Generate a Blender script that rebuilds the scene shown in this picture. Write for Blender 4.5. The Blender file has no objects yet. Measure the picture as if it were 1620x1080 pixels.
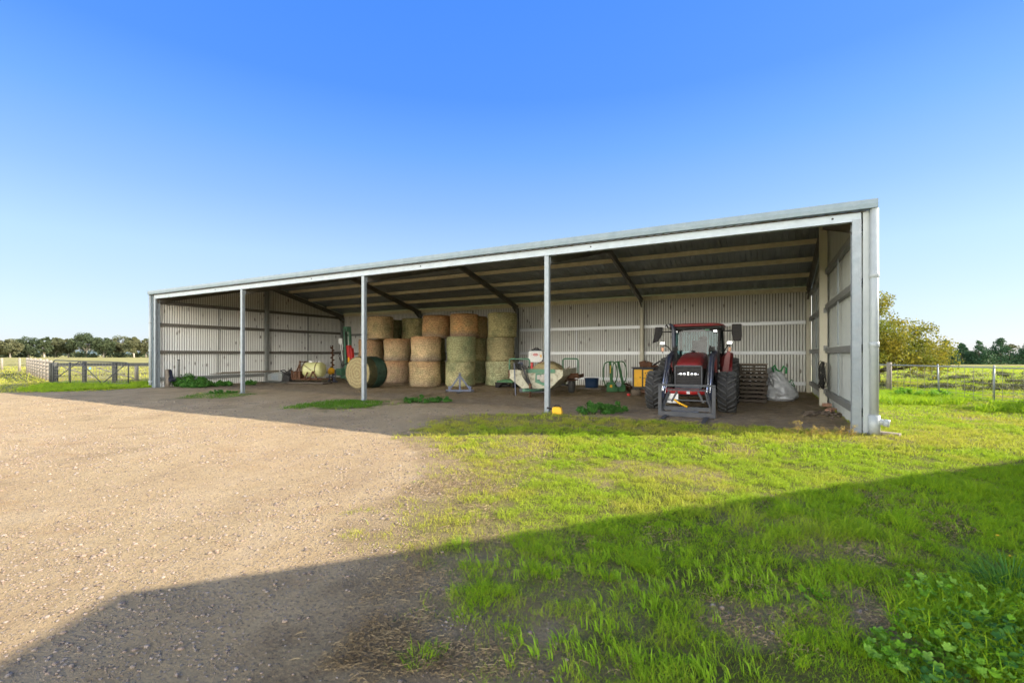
import bpy, math, random
import numpy as np
from mathutils import Vector, Matrix
random.seed(7)
rng = np.random.default_rng(11)
S = bpy.context.scene
COL = S.collection
PI = math.pi

# ---------------------------------------------------------------- view data
F = 737.6; CX = 810.0; YH = 561.2; CH = 1.55
TH = 0.4936
def gp(px, py):
    Z = CH*F/(py-YH)
    return ((px-CX)/F*Z, Z)
def pz(px, Z, py=None):
    X = (px-CX)/F*Z
    return (X, Z) if py is None else (X, Z, CH-(py-YH)/F*Z)
AX, AY = 6.875, 9.31
BAY = 6.7386; DEP = 11.25; LEN = BAY*4
EAVE = 4.40; RIDGE = 5.80
U = (-math.cos(TH), math.sin(TH)); V = (math.sin(TH), math.cos(TH))
def sl(x, y):      # shed local -> world
    return (AX - x*U[0] + y*V[0], AY - x*U[1] + y*V[1])

# ---------------------------------------------------------------- tagging
def tag(o, label=None, cat=None, group=None, kind=None):
    if label: o['label'] = label
    if cat: o['category'] = cat
    if group: o['group'] = group
    if kind: o['kind'] = kind
    return o
def empty(name, loc, rz=0, label=None, cat=None, group=None):
    o = bpy.data.objects.new(name, None); COL.objects.link(o)
    o.location = loc if len(loc) == 3 else (loc[0], loc[1], 0)
    o.rotation_euler = (0, 0, rz); o.empty_display_size = .2
    return tag(o, label, cat, group)

# ---------------------------------------------------------------- mesh builder
class MB:
    def __init__(s): s.v = []; s.f = []; s.sm = []
    def add(s, vs, fs, smooth=False):
        b = len(s.v); s.v += [tuple(p) for p in vs]
        for f in fs: s.f.append(tuple(i+b for i in f)); s.sm.append(smooth)
        return s
    def box(s, c, d, rot=None, taper=1.0):
        hx, hy, hz = d[0]/2, d[1]/2, d[2]/2
        vs = [Vector((sx*hx*(taper if sz > 0 else 1), sy*hy*(taper if sz > 0 else 1), sz*hz)) for sz in (-1, 1) for sy in (-1, 1) for sx in (-1, 1)]
        if rot is not None:
            R = rot if isinstance(rot, Matrix) else Matrix.Rotation(rot, 3, 'Z')
            vs = [R @ p for p in vs]
        vs = [p+Vector(c) for p in vs]
        return s.add(vs, [(0, 2, 3, 1), (4, 5, 7, 6), (0, 1, 5, 4), (2, 6, 7, 3), (0, 4, 6, 2), (1, 3, 7, 5)])
    def bar(s, a, b, w, h, up=(0, 0, 1)):
        a = Vector(a); b = Vector(b); d = (b-a).normalized(); up = Vector(up)
        if abs(d.dot(up)) > .98: up = Vector((0, 1, 0))
        sx = d.cross(up).normalized(); uz = sx.cross(d).normalized()
        vs = [p+sx*(i*w/2)+uz*(j*h/2) for p in (a, b) for i, j in ((-1, -1), (1, -1), (1, 1), (-1, 1))]
        return s.add(vs, [(0, 1, 2, 3), (7, 6, 5, 4), (0, 4, 5, 1), (1, 5, 6, 2), (2, 6, 7, 3), (3, 7, 4, 0)])
    def tube(s, pts, r, n=10, caps=True, smooth=True):
        pts = [Vector(p) for p in pts]; m = len(pts)
        rs = r if isinstance(r, (list, tuple)) else [r]*m
        vs = []; prev = None
        for i, p in enumerate(pts):
            d = (pts[min(i+1, m-1)]-pts[max(i-1, 0)]).normalized()
            if prev is None:
                a = Vector((0, 0, 1)) if abs(d.z) < .9 else Vector((1, 0, 0))
                sx = d.cross(a).normalized()
            else:
                sx = (prev-d*prev.dot(d))
                sx = sx.normalized() if sx.length > 1e-6 else d.orthogonal().normalized()
            prev = sx; sy = d.cross(sx)
            for k in range(n):
                t = 2*PI*k/n; vs.append(p+sx*(rs[i]*math.cos(t))+sy*(rs[i]*math.sin(t)))
        fs = [(i*n+k, i*n+(k+1) % n, (i+1)*n+(k+1) % n, (i+1)*n+k) for i in range(m-1) for k in range(n)]
        s.add(vs, fs, smooth)
        if caps:
            b = len(s.v)-len(vs)
            s.f.append(tuple(b+k for k in reversed(range(n)))); s.sm.append(False)
            s.f.append(tuple(b+(m-1)*n+k for k in range(n))); s.sm.append(False)
        return s
    def lathe(s, prof, n=24, axis='Z', c=(0, 0, 0), smooth=True, jit=0):
        vs = []
        for (r, z) in prof:
            for k in range(n):
                t = 2*PI*k/n; rr = r*(1+jit*random.uniform(-1, 1))
                x, y = rr*math.cos(t), rr*math.sin(t)
                p = (x, y, z) if axis == 'Z' else ((z, x, y) if axis == 'X' else (x, z, y))
                vs.append((p[0]+c[0], p[1]+c[1], p[2]+c[2]))
        m = len(prof)
        fs = [(i*n+k, i*n+(k+1) % n, (i+1)*n+(k+1) % n, (i+1)*n+k) for i in range(m-1) for k in range(n)]
        if axis == 'Y': fs = [tuple(reversed(f)) for f in fs]
        s.add(vs, fs, smooth)
        b = len(s.v)-len(vs)
        if prof[0][0] > 1e-4: s.f.append(tuple(b+k for k in reversed(range(n)))); s.sm.append(False)
        if prof[-1][0] > 1e-4: s.f.append(tuple(b+(m-1)*n+k for k in range(n))); s.sm.append(False)
        return s
    def prism(s, poly, a, b, plane='XZ'):   # poly extruded from a to b along the missing axis
        def P(u, v, w): return (u, w, v) if plane == 'XZ' else ((w, u, v) if plane == 'YZ' else (u, v, w))
        n = len(poly)
        vs = [P(u, v, a) for u, v in poly]+[P(u, v, b) for u, v in poly]
        return s.add(vs, [tuple(range(n)), tuple(reversed(range(n, 2*n)))]+[(i, i+n, (i+1) % n+n, (i+1) % n) for i in range(n)])
    def build(s, name, mat, parent=None, loc=None, rz=0, bevel=0, fix=True):
        me = bpy.data.meshes.new(name); me.from_pydata(s.v, [], s.f); me.update()
        me.polygons.foreach_set('use_smooth', s.sm)
        if fix:
            import bmesh
            bm = bmesh.new(); bm.from_mesh(me); bmesh.ops.recalc_face_normals(bm, faces=bm.faces); bm.to_mesh(me); bm.free()
        me.materials.append(mat)
        o = bpy.data.objects.new(name, me); COL.objects.link(o)
        if parent: o.parent = parent
        if loc: o.location = loc if len(loc) == 3 else (loc[0], loc[1], 0)
        o.rotation_euler = (0, 0, rz)
        if bevel:
            m = o.modifiers.new('bevel', 'BEVEL'); m.width = bevel; m.segments = 2; m.limit_method = 'ANGLE'
        return o
def dup(o, parent=None, loc=None, rz=None):
    c = o.copy(); COL.objects.link(c)
    if parent is not None: c.parent = parent
    if loc is not None: c.location = loc
    if rz is not None: c.rotation_euler = (0, 0, rz)
    for ch in list(o.children): dup(ch, c)
    return c
def arc(c, r, a0, a1, n, plane='XZ'):
    out = []
    for i in range(n+1):
        t = a0+(a1-a0)*i/n; u, v = r*math.cos(t), r*math.sin(t)
        out.append((c[0]+u, c[1], c[2]+v) if plane == 'XZ' else ((c[0], c[1]+u, c[2]+v) if plane == 'YZ' else (c[0]+u, c[1]+v, c[2])))
    return out

# ---------------------------------------------------------------- materials
def newmat(name):
    m = bpy.data.materials.new(name); m.use_nodes = True
    nt = m.node_tree; b = nt.nodes['Principled BSDF']
    return m, nt, b
def nd(nt, t, **kw):
    n = nt.nodes.new(t)
    for k, v in kw.items(): setattr(n, k, v)
    return n
def lk(nt, a, b): nt.links.new(a, b)
def mixc(nt, fac, a, b, mode='MIX'):
    n = nd(nt, 'ShaderNodeMix', data_type='RGBA', blend_type=mode)
    for s_, v in ((n.inputs[0], fac), (n.inputs[6], a), (n.inputs[7], b)):
        if isinstance(v, (int, float)): s_.default_value = v
        elif isinstance(v, tuple): s_.default_value = (*v[:3], 1)
        else: lk(nt, v, s_)
    return n.outputs[2]
def noise(nt, vec, scale, det=4, rough=.6):
    n = nd(nt, 'ShaderNodeTexNoise'); n.inputs['Scale'].default_value = scale
    n.inputs['Detail'].default_value = det; n.inputs['Roughness'].default_value = rough
    if vec is not None: lk(nt, vec, n.inputs['Vector'])
    return n.outputs['Fac']
def ramp(nt, fac, a, b):
    n = nd(nt, 'ShaderNodeMapRange'); n.inputs['From Min'].default_value = a; n.inputs['From Max'].default_value = b
    lk(nt, fac, n.inputs['Value']); return n.outputs[0]
def mathn(nt, op, a, b=None):
    n = nd(nt, 'ShaderNodeMath', operation=op)
    for i, v in enumerate((a, b)):
        if v is None: continue
        if isinstance(v, (int, float)): n.inputs[i].default_value = v
        else: lk(nt, v, n.inputs[i])
    return n.outputs[0]
def coord(nt, scale=(1, 1, 1), kind='Object'):
    t = nd(nt, 'ShaderNodeTexCoord'); mp = nd(nt, 'ShaderNodeMapping'); mp.inputs['Scale'].default_value = scale
    lk(nt, t.outputs[kind], mp.inputs[0]); return mp.outputs[0]
def bump(nt, b, h, strength=.3, dist=.01):
    n = nd(nt, 'ShaderNodeBump'); n.inputs['Strength'].default_value = strength; n.inputs['Distance'].default_value = dist
    lk(nt, h, n.inputs['Height']); lk(nt, n.outputs[0], b.inputs['Normal'])
def pm(name, c1, c2, scale=3, rough=.6, metal=0., dirt=None, damt=.5, bmp=.15, stretch=(1, 1, 1), spec=.4, dscale=6, lo=.35, hi=.7):
    m, nt, b = newmat(name); co = coord(nt, stretch)
    n1 = noise(nt, co, scale, 6, .65)
    c = mixc(nt, ramp(nt, n1, .3, .7), c1, c2)
    if dirt:
        n2 = noise(nt, co, dscale, 8, .75)
        c = mixc(nt, mathn(nt, 'MULTIPLY', ramp(nt, n2, lo, hi), damt), c, dirt)
    lk(nt, c, b.inputs['Base Color'])
    b.inputs['Roughness'].default_value = rough; b.inputs['Metallic'].default_value = metal
    b.inputs['Specular IOR Level'].default_value = spec
    if bmp: bump(nt, b, n1, bmp, .01)
    return m
M = {}
M['galv'] = pm('galvanised_steel', (.20, .24, .265), (.29, .33, .355), 9, .42, .35, (.25, .23, .2), .3, .05)
M['galv_dull'] = pm('dull_galvanised_steel', (.20, .22, .215), (.28, .295, .285), 6, .5, .2, (.2, .17, .13), .4, .05)
M['gutter'] = pm('gutter_steel', (.16, .22, .245), (.22, .28, .305), 4, .4, .15, (.3, .3, .28), .25, .02, lo=.5)
M['fascia'] = pm('fascia_steel', (.34, .40, .44), (.43, .49, .53), 5, .45, .1, (.32, .26, .18), .4, .02, lo=.55, hi=.8)
M['cream_steel'] = pm('dusty_steel', (.62, .6, .48), (.72, .69, .56), 6, .6, .0, (.4, .34, .22), .35, .03)
M['purlin'] = pm('dusty_purlin', (.70, .62, .42), (.82, .74, .54), 5, .65, .0, (.35, .28, .16), .5, .03)
M['rafter'] = pm('dark_rafter', (.10, .10, .09), (.16, .15, .13), 5, .6, .1, (.25, .2, .14), .3, .03)
M['brightrail'] = pm('bright_girt', (.80, .83, .85), (.9, .92, .94), 5, .35, .1, (.5, .48, .4), .15, .02)
M['pvc'] = pm('pvc_pipe', (.34, .38, .375), (.41, .45, .445), 3, .35, 0, (.5, .5, .45), .15, 0)
def wallmat(name, base, base2, streak, spots='x', topdirt=.5):
    m, nt, b = newmat(name)
    co = coord(nt); st = coord(nt, (3, 3, .25))
    c = mixc(nt, ramp(nt, noise(nt, st, 3, 5), .3, .7), base, base2)
    g = nd(nt, 'ShaderNodeSeparateXYZ'); t = nd(nt, 'ShaderNodeTexCoord'); lk(nt, t.outputs['Object'], g.inputs[0])
    hz = nd(nt, 'ShaderNodeMapRange'); hz.inputs['From Min'].default_value = 2.2; hz.inputs['From Max'].default_value = 4.6
    lk(nt, g.outputs['Z'], hz.inputs['Value'])
    f = mathn(nt, 'MULTIPLY', mathn(nt, 'MULTIPLY', hz.outputs[0], ramp(nt, noise(nt, st, 5, 6), .1, .6)), topdirt)
    c = mixc(nt, f, c, streak)
    c = mixc(nt, mathn(nt, 'MULTIPLY', ramp(nt, noise(nt, co, 1.7, 7, .7), .55, .8), .25), c, (.22, .17, .10))
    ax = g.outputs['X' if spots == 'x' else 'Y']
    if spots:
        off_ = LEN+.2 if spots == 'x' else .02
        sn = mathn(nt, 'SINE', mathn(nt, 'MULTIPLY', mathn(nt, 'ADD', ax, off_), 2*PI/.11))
        c = mixc(nt, mathn(nt, 'MULTIPLY', ramp(nt, sn, .05, .75), .8), c, (.13, .125, .105))  # dark stripes at corrugation pitch: shading painted into the sheet colour
        v = nd(nt, 'ShaderNodeTexVoronoi'); v.inputs['Scale'].default_value = 3.4; lk(nt, coord(nt, (1, 1, .45)), v.inputs['Vector'])
        sp = ramp(nt, v.outputs['Distance'], .20, .10)
        sp = mathn(nt, 'MULTIPLY', sp, ramp(nt, noise(nt, co, .9, 3), .36, .52))
        c = mixc(nt, mathn(nt, 'MULTIPLY', sp, .75), c, (.07, .05, .03))
        v2 = nd(nt, 'ShaderNodeTexVoronoi'); v2.inputs['Scale'].default_value = 9; lk(nt, co, v2.inputs['Vector'])
        c = mixc(nt, mathn(nt, 'MULTIPLY', ramp(nt, v2.outputs['Distance'], .12, .05), .5), c, (.12, .09, .06))
    lk(nt, c, b.inputs['Base Color']); b.inputs['Roughness'].default_value = .5
    return m
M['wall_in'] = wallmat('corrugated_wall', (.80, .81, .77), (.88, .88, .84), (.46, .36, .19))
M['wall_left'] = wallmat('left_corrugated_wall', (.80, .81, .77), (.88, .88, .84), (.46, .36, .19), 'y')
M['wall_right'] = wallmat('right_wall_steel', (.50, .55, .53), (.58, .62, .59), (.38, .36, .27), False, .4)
M['roof'] = pm('roof_steel', (.20, .23, .24), (.28, .31, .32), 2, .5, .2, (.22, .19, .12), .3, .0, (1, 1, 1), dscale=3, lo=.5, hi=.8)
M['hay'] = None
def baleM():
    m, nt, b = newmat('net_wrapped_hay')
    oi = nd(nt, 'ShaderNodeObjectInfo'); co = coord(nt); t = nd(nt, 'ShaderNodeTexCoord')
    off = nd(nt, 'ShaderNodeVectorMath', operation='ADD'); lk(nt, co, off.inputs[0])
    cmb = nd(nt, 'ShaderNodeCombineXYZ'); r10 = mathn(nt, 'MULTIPLY', oi.outputs['Random'], 37)
    for i in range(3): lk(nt, r10, cmb.inputs[i])
    lk(nt, cmb.outputs[0], off.inputs[1]); P = off.outputs[0]
    sep = nd(nt, 'ShaderNodeSeparateXYZ'); lk(nt, t.outputs['Object'], sep.inputs[0])
    base = oi.outputs['Color']
    c = mixc(nt, ramp(nt, noise(nt, P, 2.2, 4), .35, .65), base, mixc(nt, .5, base, (.36, .34, .17)))
    # weathered foot and reddish crown of some bales, driven by the object's alpha
    z = sep.outputs['Z']
    zn = mathn(nt, 'ADD', z, mathn(nt, 'MULTIPLY', mathn(nt, 'SUBTRACT', noise(nt, P, 1.6, 4), .5), .5))
    top = mathn(nt, 'MULTIPLY', ramp(nt, zn, .75, 1.15), oi.outputs['Alpha'])
    bot = mathn(nt, 'MULTIPLY', ramp(nt, zn, .38, .12), oi.outputs['Alpha'])
    c = mixc(nt, mathn(nt, 'MULTIPLY', top, .75), c, (.50, .24, .10))
    c = mixc(nt, mathn(nt, 'MULTIPLY', bot, .7), c, (.27, .22, .19))
    # green / dark patches on the wet ones (alpha low)
    inv = mathn(nt, 'SUBTRACT', 1.0, oi.outputs['Alpha'])
    gr = mathn(nt, 'MULTIPLY', ramp(nt, noise(nt, P, 1.5, 3), .48, .66), inv)
    c = mixc(nt, mathn(nt, 'MULTIPLY', gr, .7), c, (.12, .20, .10))
    # straw fleck and net lines
    sc = nd(nt, 'ShaderNodeMapping'); sc.inputs['Scale'].default_value = (16, 16, 26); lk(nt, P, sc.inputs[0])
    fl = noise(nt, sc.outputs[0], 1, 6, .8)
    c = mixc(nt, mathn(nt, 'MULTIPLY', ramp(nt, fl, .54, .42), .75), c, (.09, .06, .03))
    c = mixc(nt, mathn(nt, 'MULTIPLY', ramp(nt, fl, .55, .75), .6), c, (.80, .66, .38))
    w = mathn(nt, 'SINE', mathn(nt, 'MULTIPLY', mathn(nt, 'ADD', z, mathn(nt, 'MULTIPLY', noise(nt, P, 3, 2), .09)), 58))
    c = mixc(nt, mathn(nt, 'MULTIPLY', mathn(nt, 'MULTIPLY', ramp(nt, w, .0, .95), ramp(nt, noise(nt, P, 1.9, 3), .4, .6)), .5), c, (.16, .10, .05))
    lk(nt, c, b.inputs['Base Color']); b.inputs['Roughness'].default_value = .85
    b.inputs['Specular IOR Level'].default_value = .15
    bump(nt, b, fl, .8, .03)
    return m
M['hay'] = baleM()
def hayface():
    m, nt, b = newmat('cut_hay_face')
    t = nd(nt, 'ShaderNodeTexCoord'); sep = nd(nt, 'ShaderNodeSeparateXYZ'); lk(nt, t.outputs['Object'], sep.inputs[0])
    r = mathn(nt, 'SQRT', mathn(nt, 'ADD', mathn(nt, 'MULTIPLY', sep.outputs['X'], sep.outputs['X']), mathn(nt, 'MULTIPLY', sep.outputs['Y'], sep.outputs['Y'])))
    n = noise(nt, coord(nt), 5, 5); rr = mathn(nt, 'ADD', r, mathn(nt, 'MULTIPLY', n, .30))
    w = mathn(nt, 'SINE', mathn(nt, 'MULTIPLY', rr, 42))
    c = mixc(nt, ramp(nt, w, -.8, .9), (.22, .18, .085), (.34, .285, .15))
    c = mixc(nt, mathn(nt, 'MULTIPLY', ramp(nt, noise(nt, coord(nt), 22, 5, .85), .47, .58), .75), c, (.20, .14, .06))
    lk(nt, c, b.inputs['Base Color']); b.inputs['Roughness'].default_value = .9
    bump(nt, b, n, .6, .03)
    return m
M['hayface'] = hayface()
M['wrap'] = pm('green_net_wrap', (.022, .062, .046), (.035, .09, .065), 6, .5, 0, (.012, .02, .012), .8, .3, dscale=2.2, lo=.45, hi=.6)
M['wrap_dark'] = pm('black_net_wrap', (.018, .026, .015), (.05, .05, .02), 5, .6, 0, (.12, .10, .04), .5, .3, dscale=4)
M['timber'] = pm('weathered_timber', (.26, .22, .17), (.38, .33, .26), 4, .8, 0, (.10, .08, .06), .5, .3, (3, 3, .6))
M['timber_pale'] = pm('pale_weathered_timber', (.25, .22, .17), (.36, .32, .26), 4, .85, 0, (.18, .15, .12), .5, .3, (3, 3, .6))
M['timber_dark'] = pm('dark_timber', (.075, .08, .07), (.12, .12, .10), 4, .85, 0, (.04, .04, .03), .5, .3)
M['pallet'] = pm('pallet_wood', (.075, .062, .047), (.13, .105, .08), 5, .85, 0, (.05, .04, .03), .5, .2)
M['rust'] = pm('rusty_iron', (.085, .04, .022), (.17, .075, .035), 9, .85, .1, (.05, .03, .02), .6, .4, dscale=14)
M['black_steel'] = pm('black_steel', (.02, .021, .024), (.04, .04, .043), 8, .5, .2, (.12, .10, .08), .3, .1)
M['frame_steel'] = pm('fork_frame_steel', (.032, .040, .050), (.06, .07, .08), 8, .6, .1, (.2, .16, .12), .3, .1)
M['navy'] = pm('loader_navy', (.010, .018, .042), (.02, .03, .06), 5, .4, 0, (.15, .12, .08), .25, .03)
M['red'] = pm('tractor_red', (.15, .005, .009), (.20, .009, .013), 4, .36, 0, (.13, .07, .05), .5, .02, spec=.5)
M['red_bright'] = pm('torque_tube_red', (.50, .018, .022), (.58, .03, .03), 4, .35, 0, (.2, .08, .05), .25, .02)
M['rubber'] = pm('tyre_rubber', (.010, .011, .012), (.020, .022, .023), 8, .8, 0, (.11, .10, .085), .45, .2, dscale=12)
M['rubber_lug'] = pm('dusty_tyre_lug', (.028, .031, .033), (.055, .06, .062), 8, .75, 0, (.17, .16, .14), .5, .1, dscale=10)
M['plastic'] = pm('black_plastic', (.008, .008, .009), (.018, .018, .019), 8, .6, 0, (.08, .07, .06), .3, .03, spec=.15)
M['chrome'] = pm('bright_steel', (.55, .57, .6), (.7, .72, .75), 6, .25, .8, None, 0, 0)
M['white'] = pm('off_white_plastic', (.72, .72, .70), (.80, .80, .78), 3, .5, 0, (.4, .38, .32), .35, .02)
M['green_jd'] = pm('implement_green', (.012, .10, .028), (.02, .16, .045), 6, .45, 0, (.10, .07, .03), .35, .05)
M['green_pale'] = pm('faded_green_paint', (.035, .17, .10), (.06, .22, .14), 5, .55, 0, (.25, .2, .12), .4, .05)
M['cream'] = pm('cream_paint', (.38, .37, .26), (.50, .48, .36), 4, .6, 0, (.15, .11, .06), .8, .05, dscale=9, lo=.5, hi=.65)
M['yellow'] = pm('yellow_paint', (.82, .42, .010), (.88, .48, .015), 4, .45, 0, (.25, .13, .04), .3, .02)
M['yellow_plastic'] = pm('yellow_plastic', (.85, .45, .01), (.9, .52, .015), 4, .4, 0, (.4, .25, .05), .3, .02)
M['tank'] = pm('yellowed_poly_tank', (.55, .56, .24), (.64, .64, .32), 3, .45, 0, (.30, .28, .14), .4, .02)
M['bluegrey'] = pm('blue_grey_paint', (.07, .10, .17), (.12, .15, .23), 6, .5, .1, (.12, .08, .05), .5, .1)
M['blue_tub'] = pm('blue_drum_plastic', (.012, .045, .11), (.02, .06, .15), 3, .45, 0, (.08, .08, .07), .3, .02)
M['bag'] = pm('woven_bag', (.50, .53, .56), (.66, .68, .70), 5, .42, .1, (.25, .25, .25), .45, .5, dscale=4)
M['bag_green'] = pm('green_bag_strap', (.03, .25, .08), (.05, .32, .10), 5, .5)
M['concrete'] = pm('concrete', (.38, .35, .30), (.48, .45, .40), 6, .85, 0, (.2, .18, .14), .5, .3)
M['brick'] = pm('broken_brick', (.42, .22, .14), (.52, .32, .22), 8, .85, 0, (.2, .12, .08), .4, .3)
M['bark'] = pm('bark', (.10, .075, .05), (.2, .16, .12), 6, .9, 0, (.05, .04, .03), .5, .5, (2, 2, .5))
M['gumbark'] = pm('pale_gum_bark', (.42, .37, .30), (.60, .55, .48), 1, .85, 0, (.15, .12, .09), .4, .2)
M['wire'] = pm('fence_wire', (.20, .19, .17), (.30, .28, .25), 5, .5, .4, None, 0, 0)
M['orange_lens'] = pm('amber_lens', (.55, .28, .16), (.65, .35, .2), 5, .2)
M['lens'] = pm('clear_lamp_lens', (.72, .74, .76), (.85, .86, .88), 30, .12, .5)
M['signplate'] = pm('pale_blue_plate', (.25, .50, .62), (.32, .58, .68), 8, .5)
M['shedwall2'] = pm('grey_green_cladding', (.22, .24, .21), (.3, .31, .28), 2, .6)
M['black_hose'] = pm('rubber_hose', (.02, .02, .02), (.045, .045, .04), 8, .6)
def glassM():
    m, nt, b = newmat('tinted_glass')
    b.inputs['Base Color'].default_value = (.02, .05, .05, 1)
    out = nt.nodes['Material Output']; tr = nd(nt, 'ShaderNodeBsdfTransparent'); tr.inputs[0].default_value = (.40, .58, .60, 1)
    gl = nd(nt, 'ShaderNodeBsdfGlossy'); gl.inputs['Roughness'].default_value = .03; gl.inputs[0].default_value = (1, 1, 1, 1)
    fr = nd(nt, 'ShaderNodeFresnel'); fr.inputs[0].default_value = 1.5
    fa = mathn(nt, 'ADD', mathn(nt, 'MULTIPLY', fr.outputs[0], .6), mathn(nt, 'MULTIPLY', noise(nt, coord(nt), 2), .02))
    mx = nd(nt, 'ShaderNodeMixShader'); lk(nt, fa, mx.inputs[0]); lk(nt, tr.outputs[0], mx.inputs[1]); lk(nt, gl.outputs[0], mx.inputs[2])
    lk(nt, mx.outputs[0], out.inputs[0]); return m
M['glass'] = glassM()
def leafM(name, ca, cb, cc, trans=.35, nscale=.6, attr=False, rough=.6, spec=.12):
    m, nt, b = newmat(name); out = nt.nodes['Material Output']
    g = nd(nt, 'ShaderNodeNewGeometry')
    if attr:
        a = nd(nt, 'ShaderNodeAttribute'); a.attribute_name = 'tint'; f1 = a.outputs['Fac']
    else: f1 = ramp(nt, noise(nt, coord(nt), nscale, 3), .35, .65)
    c = mixc(nt, f1, ca, cb)
    rr = nd(nt, 'ShaderNodeMapRange'); lk(nt, g.outputs['Random Per Island'], rr.inputs[0]); rr.inputs['From Min'].default_value = .35
    c = mixc(nt, mathn(nt, 'MULTIPLY', rr.outputs[0], .7), c, cc)
    lk(nt, c, b.inputs['Base Color']); b.inputs['Roughness'].default_value = rough; b.inputs['Specular IOR Level'].default_value = spec
    tl = nd(nt, 'ShaderNodeBsdfTranslucent'); lk(nt, mixc(nt, .25, c, (.42, .55, .03), 'MIX') if trans > .4 else c, tl.inputs[0])
    mx = nd(nt, 'ShaderNodeMixShader'); mx.inputs[0].default_value = trans
    lk(nt, b.outputs[0], mx.inputs[1]); lk(nt, tl.outputs[0], mx.inputs[2]); lk(nt, mx.outputs[0], out.inputs[0])
    return m
M['grass'] = leafM('grass_blades', (.21, .41, .015), (.43, .38, .08), (.45, .57, .022), .43, attr=True)
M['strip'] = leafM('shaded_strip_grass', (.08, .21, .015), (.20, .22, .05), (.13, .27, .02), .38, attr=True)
M['grass_broad'] = leafM('broad_grass_blades', (.21, .41, .02), (.30, .48, .03), (.36, .55, .04), .43, 2, rough=.45)
M['straw'] = leafM('dry_straw', (.26, .19, .10), (.42, .33, .19), (.16, .11, .06), .1, 2)
M['weed'] = leafM('weed_leaves', (.035, .12, .02), (.07, .20, .035), (.13, .28, .05), .3, 3)
M['mallow'] = leafM('mallow_leaves', (.13, .32, .015), (.20, .40, .03), (.30, .50, .09), .38, 3)
M['gum'] = leafM('gum_leaves', (.060, .085, .042), (.10, .12, .055), (.04, .062, .04), .15, .12)
M['gum_pale'] = leafM('olive_gum_leaves', (.11, .125, .06), (.17, .165, .08), (.07, .085, .05), .15, .12)
M['cypress'] = leafM('cypress_leaves', (.035, .085, .040), (.07, .14, .05), (.025, .06, .035), .12, .5)
M['autumn'] = leafM('autumn_leaves', (.15, .19, .02), (.34, .28, .03), (.11, .14, .03), .35, .8)
M['rush'] = leafM('rush_clumps', (.075, .095, .035), (.14, .13, .06), (.05, .06, .03), .15, .5)
M['amberweed'] = leafM('orange_weed', (.42, .26, .05), (.36, .36, .08), (.5, .36, .1), .3, 4)

# ---------------------------------------------------------------- noise + ground masks
_T = rng.random((256, 256))
def vn(x, y, s, o=0):
    x = np.asarray(x)*s+o*17.3+500; y = np.asarray(y)*s+o*9.1+500
    xi = np.floor(x).astype(int); yi = np.floor(y).astype(int); fx = x-xi; fy = y-yi
    fx = fx*fx*(3-2*fx); fy = fy*fy*(3-2*fy)
    g = lambda a, b: _T[a % 256, b % 256]
    return (g(xi, yi)*(1-fx)+g(xi+1, yi)*fx)*(1-fy)+(g(xi, yi+1)*(1-fx)+g(xi+1, yi+1)*fx)*fy
def fbm(x, y, s, o=0, n=4):
    t = 0; a = .5; tot = 0
    for i in range(n): t = t+a*vn(x, y, s*2**i, o+i); tot += a; a *= .55
    return t/tot
def sd(x, y, poly):      # signed distance, negative inside
    x = np.asarray(x, float); y = np.asarray(y, float)
    d = np.full(x.shape, 1e9); ins = np.zeros(x.shape, bool); n = len(poly)
    for i in range(n):
        ax, ay = poly[i]; bx, by = poly[(i+1) % n]; ex, ey = bx-ax, by-ay
        t = np.clip(((x-ax)*ex+(y-ay)*ey)/(ex*ex+ey*ey+1e-12), 0, 1)
        d = np.minimum(d, np.hypot(x-ax-t*ex, y-ay-t*ey))
        c = (ay > y) != (by > y)
        xx = ax+(y-ay)*(ex)/((ey) if abs(ey) > 1e-9 else 1e-9)
        ins ^= c & (x < xx)
    return np.where(ins, -d, d)
def sst(x, a, b):
    t = np.clip((x-a)/(b-a), 0, 1); return t*t*(3-2*t)
YARD = [gp(*p) for p in [(-900, 632), (0, 622), (150, 618), (240, 612)]]+[sl(-LEN-.1, .4), sl(-LEN-.1, DEP), sl(.1, DEP), sl(.1, .5), gp(1340, 684)]+[gp(*p) for p in
        [(1180, 672), (1000, 662), (880, 655), (760, 656), (695, 662), (650, 688), (690, 715), (715, 760), (620, 810), (600, 850), (690, 880), (700, 960), (740, 1000), (800, 1060), (830, 1500)]]+[(-9, 1.2), (-40, 1.2)]
STRIPS = [[gp(*p) for p in q] for q in ([(270, 629), (330, 620), (400, 616), (410, 624), (340, 631)], [(450, 646), (500, 636), (575, 630), (614, 636), (604, 644), (540, 649)],
          [(633, 631), (660, 624), (711, 627), (714, 635), (670, 640), (640, 637)])]
SHEDP = [sl(-LEN-.1, -.3), sl(-LEN-.1, DEP), sl(.1, DEP), sl(.1, .3), gp(1250, 682), gp(1100, 668), gp(960, 655), gp(760, 640), gp(560, 626), gp(420, 616)]
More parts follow.
